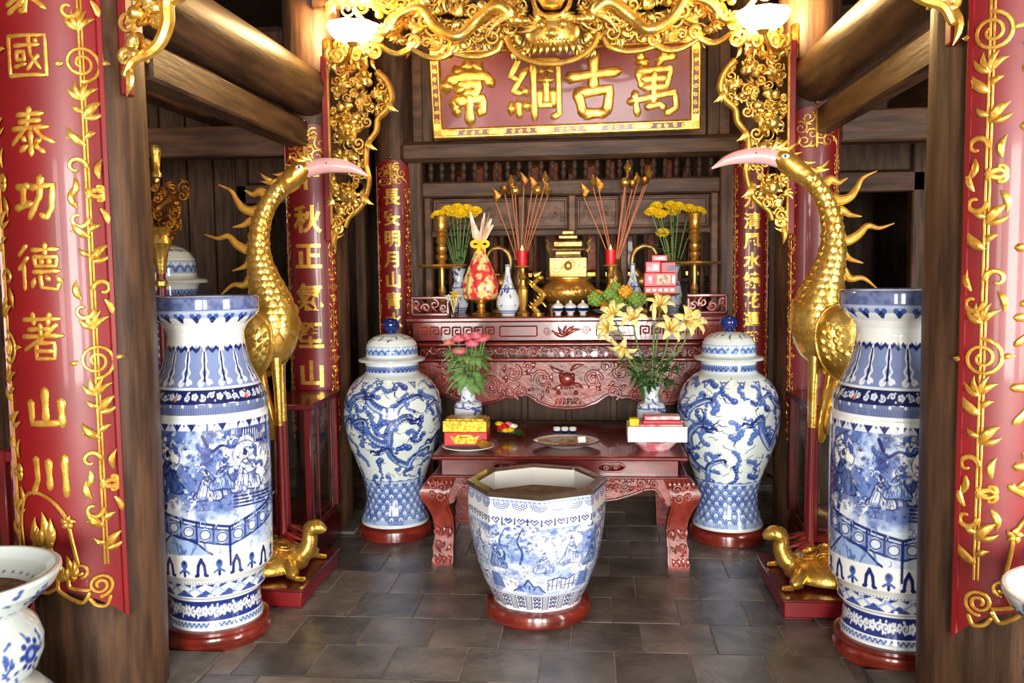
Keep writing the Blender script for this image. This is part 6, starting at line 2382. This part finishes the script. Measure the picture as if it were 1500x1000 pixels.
# fruit dish
t = thing('fruit_dish', 'shallow blue-edged dish under green and yellow fruit', 'dish', (.315, 5.60, ZA))
G().lathe([(.07, 0), (.10, .006), (.15, .022), (.16, .028), (.155, .031), (.10, .014), (0, .01)], 36).obj('bowl', M['white'], t)
G().lathe([(.156, .025), (.162, .029), (.156, .032), (.150, .028)], 36).obj('blue_rim', M['cobalt'], t)
rnd = random.Random(12)
fr = [(-.105, -.03, .065, .052, 'cabbage'), (-.02, -.06, .07, .052, 'cabbage'), (.075, -.04, .065, .052, 'cabbage'), (.115, .03, .065, .048, 'cabbage'), (.0, .05, .07, .055, 'cabbage'), (-.08, .05, .066, .05, 'marigold'), (-.045, -.005, .135, .05, 'cabbage'), (.05, .005, .135, .05, 'marigold'), (.0, .02, .17, .042, 'cabbage'), (-.085, .02, .125, .036, 'marigold'), (.09, .03, .125, .036, 'cabbage')]
fr = [[dx * .95, dy, dz * 1.15, r * .92, m_] for dx, dy, dz, r, m_ in fr]
for it in range(120):           # let the heap settle until no two fruits interpenetrate
    for a in range(len(fr)):
        for b in range(a):
            d = Vector(fr[a][:3]) - Vector(fr[b][:3])
            need = (fr[a][3] + fr[b][3]) * 1.07
            if d.length < need:
                d = d.normalized() * (need - d.length) * .5
                for q in range(3):
                    fr[a][q] += d[q]
                    fr[b][q] -= d[q]
    for f_ in fr:
        f_[2] = max(f_[2] - .0006, f_[3] * 1.10 + .020 + .6 * max(0, math.hypot(f_[0], f_[1]) - .10))
for i, (dx, dy, dz, r, m_) in enumerate(fr):
    g = G()
    g.ball((0, 0, 0), r * .92, 12, 8)
    for q in range(26):
        u = -1 + 2 * (q + .5) / 26
        a = q * 2.4
        rr = math.sqrt(1 - u * u)
        g.ball((rr * math.cos(a) * r * .82, rr * math.sin(a) * r * .82, u * r * .82), r * .26, 6, 5)
    o = g.obj('knobbly_fruit' if m_ == 'cabbage' else 'yellow_fruit', M[m_], None, (.315 + dx, 5.60 + dy, ZA + dz))
    tag(o, 'knobbly green fruit heaped on the altar dish' if m_ == 'cabbage' else 'round yellow fruit tucked among green fruit on the altar dish', 'fruit', 'fruit on the altar dish')

# red gift boxes on a brass stand
o = thing('offering_stand', 'brass footed stand under the stack of red gift boxes', 'stand', (.59, 5.74, ZA))
G().lathe([(.055, 0), (.058, .008), (.028, .02), (.020, .05), (.03, .06), (.022, .08), (.05, .10), (.125, .118), (.128, .126), (0, .126)], 28).obj('pedestal', M['brass'], o)
z = ZA + .127
bx_ = [(.0, 0, .20, .11, .045, 'redbox', 'white-lettered flat red box at the bottom of the stack'), (.0, -.005, .20, .10, .085, 'redbox', 'wide red tea box with a picture panel in mid stack'), (-.045, 0, .095, .09, .07, 'redbox', 'small red box with a pale picture beside another small one'), (.05, .0, .09, .09, .065, 'redbox', 'small red box with a dark panel beside another small one')]
for i, (dx, dy, a, b, h, m_, lab) in enumerate(bx_):
    zz = z + (0, .046, .132, .132)[i]
    t = thing('gift_box', lab, 'box', (.588 + dx, 5.72 + dy, zz), 0, 'red boxes on the brass stand')
    G().box((0, 0, h / 2), (a, b, h), .003).obj('carton', M[m_], t)
    if i == 0:
        for q in range(5):
            G().box((-.075 + q * .037, -b / 2 - .001, h / 2), (.024, .002, .018)).obj('white_print', M['paper'], t)
    elif i == 1:
        G().box((.02, -b / 2 - .001, h / 2), (.085, .002, .06)).obj('picture_panel', mat('box_picture', srgb(236, 210, 180), srgb(140, 60, 40), rough=.5, scale=40), t)
        G().box((-.068, -b / 2 - .001, h / 2), (.03, .002, .055)).obj('white_print', M['pink'], t)
        G().box((.082, -b / 2 - .001, h / 2), (.018, .002, .05)).obj('white_print', M['paper'], t)
    elif i == 2:
        G().box((0, -b / 2 - .001, h / 2), (.07, .002, .045)).obj('picture_panel', M['pink'], t)
    else:
        G().box((.015, -b / 2 - .001, h / 2 - .005), (.05, .002, .035)).obj('picture_panel', M['cobalt'], t)
o = thing('gift_box', 'topmost red box crowning the stack on the brass stand', 'box', (.585, 5.725, z + .203), 0, 'red boxes on the brass stand')
G().box((0, 0, .02), (.10, .07, .04), .003).obj('carton', M['redbox'], o)
G().box((0, -.036, .02), (.07, .002, .018)).obj('white_print', M['pink'], o)

# gilded wooden lotus bouquets in bronze vases
def lotus_bouquet(x, y, lab, tips):
    t = thing('lotus_bouquet', lab, 'ornament', (x, y, ZA), 0, 'gilded lotus bouquets')
    G().lathe([(.05, 0), (.052, .02), (.03, .05), (.05, .12), (.062, .20), (.05, .27), (.032, .31), (.046, .35), (.042, .352), (.02, .3), (0, .29)], 24).obj('vase', M['bronze'], t)
    for (dx, dz, kind) in tips:
        s_ = G().tube([(dx * .05, 0, .30), (dx * .5, -.01, .30 + (dz - .30) * .5), (dx, -.02, dz)], .0038, 6).obj('stem', M['stick'], t)
        g = G()
        if kind == 'bud':
            for q in range(5):
                a = q * 1.256
                g.tube([(dx, -.02, dz), (dx + .022 * math.cos(a), -.02 + .022 * math.sin(a), dz + .035), (dx, -.02, dz + .085)], [.008, .018, .003], 6, .5, (math.cos(a), math.sin(a), 0))
        elif kind == 'pod':
            g.lathe([(.006, -.005), (.024, .01), (.034, .035), (.032, .05), (.0, .052)], 16, (dx, -.02, dz))
        elif kind == 'ball':
            g.ball((dx, -.02, dz + .02), .034, 14, 10)
        elif kind == 'leaf':
            g.tube([(dx, -.02, dz), (dx + .012, -.03, dz + .045), (dx - .02, -.03, dz + .10)], [.008, .03, .004], 8, .25)
        g.obj('lotus_' + kind, M['gold_old' if kind in ('leaf', 'pod') else 'gold'], s_)


lotus_bouquet(-.325, 6.05, 'gilded wooden lotus buds on stems behind the candle by the gilt dragon', [(-.10, .80, 'pod'), (-.055, .84, 'bud'), (-.03, .80, 'ball'), (.03, .84, 'leaf'), (.085, .82, 'leaf'), (.12, .80, 'ball'), (.175, .86, 'bud'), (.19, .78, 'bud'), (-.16, .74, 'leaf')])
lotus_bouquet(.31, 6.05, 'gilded wooden lotus buds on stems behind the candle by the fruit dish', [(-.14, .83, 'bud'), (-.10, .80, 'leaf'), (-.20, .76, 'leaf'), (.07, .84, 'ball'), (.12, .82, 'pod'), (.15, .84, 'bud'), (.20, .84, 'pod'), (.09, .92, 'bud'), (.23, .88, 'bud')])

# bronze cranes holding lotus candle cups, standing beside the bouquets
for s, x, lab in ((-1, -.46, 'small bronze crane with an arched neck behind the gift basket'), (1, .50, 'small bronze crane with an arched neck behind the stacked red boxes')):
    t = thing('bronze_crane', lab, 'figurine', (x, 5.98, ZA), 0, 'small bronze cranes')
    g = G().tube([(a, 0, b) for a, b in [(-s * q[0], q[1]) for q in spline([(.0, .20), (.05, .26), (.075, .33), (.055, .40), (.0, .435), (-.06, .42), (-.085, .38)], 5)]], [.035] * 3 + [.03] * 4 + [.018] * 18 + [.014] * 6, 10)
    g.obj('neck', M['bronze'], t)
    G().ball((0, 0, .20), (.075, .05, .055), 16, 10).obj('body', M['bronze'], t)
    for q in (-.02, .02):
        G().tube([(q, 0, .17), (q, 0, .0)], [.011, .009], 8).obj('leg', M['bronze'], t)
    G().lathe([(.06, 0), (.055, .02), (.03, .03), (0, .032)], 20).obj('base', M['bronze'], t)

# ---------------------------------------------------------------- plant stands by the entrance
SP = [(.215, 0), (.235, .02), (.25, .06), (.262, .16), (.262, .26), (.245, .34), (.205, .395), (.165, .415), (.155, .43), (.17, .44), (.195, .47), (.212, .52), (.214, .57), (.200, .62), (.172, .655), (.158, .67), (.165, .68), (.20, .705), (.255, .765), (.272, .805), (.270, .818), (.255, .818), (.235, .78), (.17, .71), (.10, .70)]
SP = [(a, b * .855) for a, b in SP]


def paint_stand():
    c = Canvas(SP, 300, 260, .25)
    c.rgb[:] = np.array(srgb(196, 208, 206)[:3])
    full = np.array(SP)
    d = np.r_[0, np.cumsum(np.linalg.norm(np.diff(full, axis=0), axis=1))]
    R = lambda z: float(np.interp(z, [p[1] for p in SP[:21]], d[:21] / d[-1] * 259))
    k = c.py
    C = 2 * PI * .25
    rn = random.Random(9)
    dragon(c, .15, R(.17), .5, .07, 1, k, .04, SLATE, 3)
    dragon(c, .95, R(.17), .5, .07, -1, k, .04, SLATE, 5)
    for z0, z1, n in ((.39, .55, 130), (.60, .685, 70), (.28, .34, 60)):
        for i in range(n):
            x, z = rn.uniform(0, C), rn.uniform(z0, z1)
            c.dot((x, R(z)), rn.uniform(.006, .011), (40, 58, 128))
            c.path([(x, R(z)), (x + rn.uniform(-.03, .03), R(z) + rn.uniform(-.03, .03) * k)], .0055, col=MID)
    for i in range(8):
        x = C * i / 8
        for z, s_ in ((.47, .034), (.645, .022)):
            c.dot((x, R(z)), s_, (40, 62, 140))
            for q in range(8):
                c.dot((x + s_ * 1.2 * math.cos(q * .785), R(z) + s_ * 1.2 * k * math.sin(q * .785)), s_ * .36, (40, 62, 140))
            c.dot((x, R(z)), s_ * .4, (150, 172, 214))
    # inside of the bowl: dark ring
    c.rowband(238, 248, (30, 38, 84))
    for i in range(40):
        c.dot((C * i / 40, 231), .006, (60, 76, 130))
    return c.mesh('body')


st_me = paint_stand()
for x, y, lab in ((-1.665, 2.33, 'blue-and-white porcelain planter on a dragon drum below the mountain-and-river couplet'), (1.495, 2.33, 'blue-and-white porcelain planter on a dragon drum before the column half hiding a vase')):
    t = thing('planter_stand', lab, 'planter', (x, y, 0), 0, 'porcelain planters by the entrance')
    link('body', st_me, t)
    G().lathe([(0, .625), (.19, .623), (.195, .618)], 32).obj('sand_filling', M['ash'], t)

# ---------------------------------------------------------------- left aisle: big lidded jar and ceremonial staffs
t = thing('temple_jar', 'very large lidded blue-and-white jar in the dark aisle behind the gilded staff', 'jar', (-2.36, 4.98, 0))
for me, nm in ((jar_me, 'body'), (lid_me, 'lid'), (ball_me, 'knob'), (jrim_me, 'collar_rim'), (jstand_me, 'wooden_stand')):
    o = link(nm, me, t)
    o.scale = (1.45, 1.45, 1.45)
t = thing('ceremonial_staff', 'gilded ceremonial staff with an ornate dragon head on a red pole', 'staff', (-2.0, 4.3, 0))
G().lathe([(.11, 0), (.11, .03), (.06, .05), (.03, .07), (0, .07)], 24).obj('foot', M['lacquer_dark'], t)
G().tube([(0, 0, .06), (0, 0, 1.55)], .022, 12).obj('pole', M['lacquer'], t)
for z in (1.50, 1.40, 1.0):
    G().lathe([(.022, -.02), (.03, -.01), (.03, .01), (.022, .02)], 16, (0, 0, z)).obj('ring', M['gold'], t)
G().lathe([(.02, 1.54), (.03, 1.60), (.04, 1.66), (.06, 1.70), (.05, 1.74), (.07, 1.78)], 16).obj('collar', M['gold'], t)
g = G()
rn = random.Random(14)
tangle(g, rn, 75, lambda a, b: abs(a) < .05 + (b - 1.7) * .4, -.15, .17, 1.72, 1.97, .02, .04, (-.06, .06), .010)
g.tube(spline([(0, 0, 1.72), (-.04, 0, 1.82), (.03, 0, 1.9), (.1, 0, 1.93)], 5), [.03] * 8 + [.02] * 8, 8)
tag(g.obj('dragon_ornament', M['gold_old'], t), kind='stuff')
G().lathe([(.012, 1.92), (.014, 2.02), (.026, 2.03), (.026, 2.045), (.018, 2.06), (.024, 2.14), (.030, 2.16), (.022, 2.185), (0, 2.19)], 14).obj('finial', M['gold'], t)
for i, (x, y, lab) in enumerate(((-2.10, 3.42, 'red ceremonial lance with gold rings in the rack nearer the wide couplet board'), (-2.24, 3.50, 'red ceremonial lance with gold rings in the rack nearer the side wall'))):
    t = thing('ceremonial_lance', lab, 'lance', (x, y, 0), 0, 'ceremonial lances in the rack')
    G().tube([(0, 0, .09), (0, 0, 1.75)], .02, 12).obj('pole', M['lacquer'], t)
    for z in (1.70, 1.55, 1.45, 1.3, 1.18):
        G().lathe([(.02, -.022), (.03, -.012), (.03, .012), (.02, .022)], 14, (0, 0, z)).obj('ring', M['gold'], t)
    g = G()
    g.lathe([(.02, 1.74), (.05, 1.80), (.03, 1.86), (.06, 1.95), (.04, 2.05), (.015, 2.15), (0, 2.2)], 14)
    for q in range(6):
        leaf(g, (0, 1.8 + q * .05), (.06 * (1 if q % 2 else -1), 1.86 + q * .05), .012, -.02, .8)
    g.obj('blade', M['gold'], t)
t = thing('lance_rack', 'low dark red rack holding the ceremonial lances beside the front column', 'rack', (-2.17, 3.46, 0))
G().box((0, 0, .045), (.42, .3, .09), .01).obj('base', M['lacquer_dark'], t)
for s in (-1, 1):
    G().box((s * .19, .08, .45), (.04, .04, .72), .005).obj('upright', M['lacquer_dark'], t)
G().box((0, .085, .78), (.42, .035, .05), .005).obj('crossbar', M['lacquer_dark'], t)
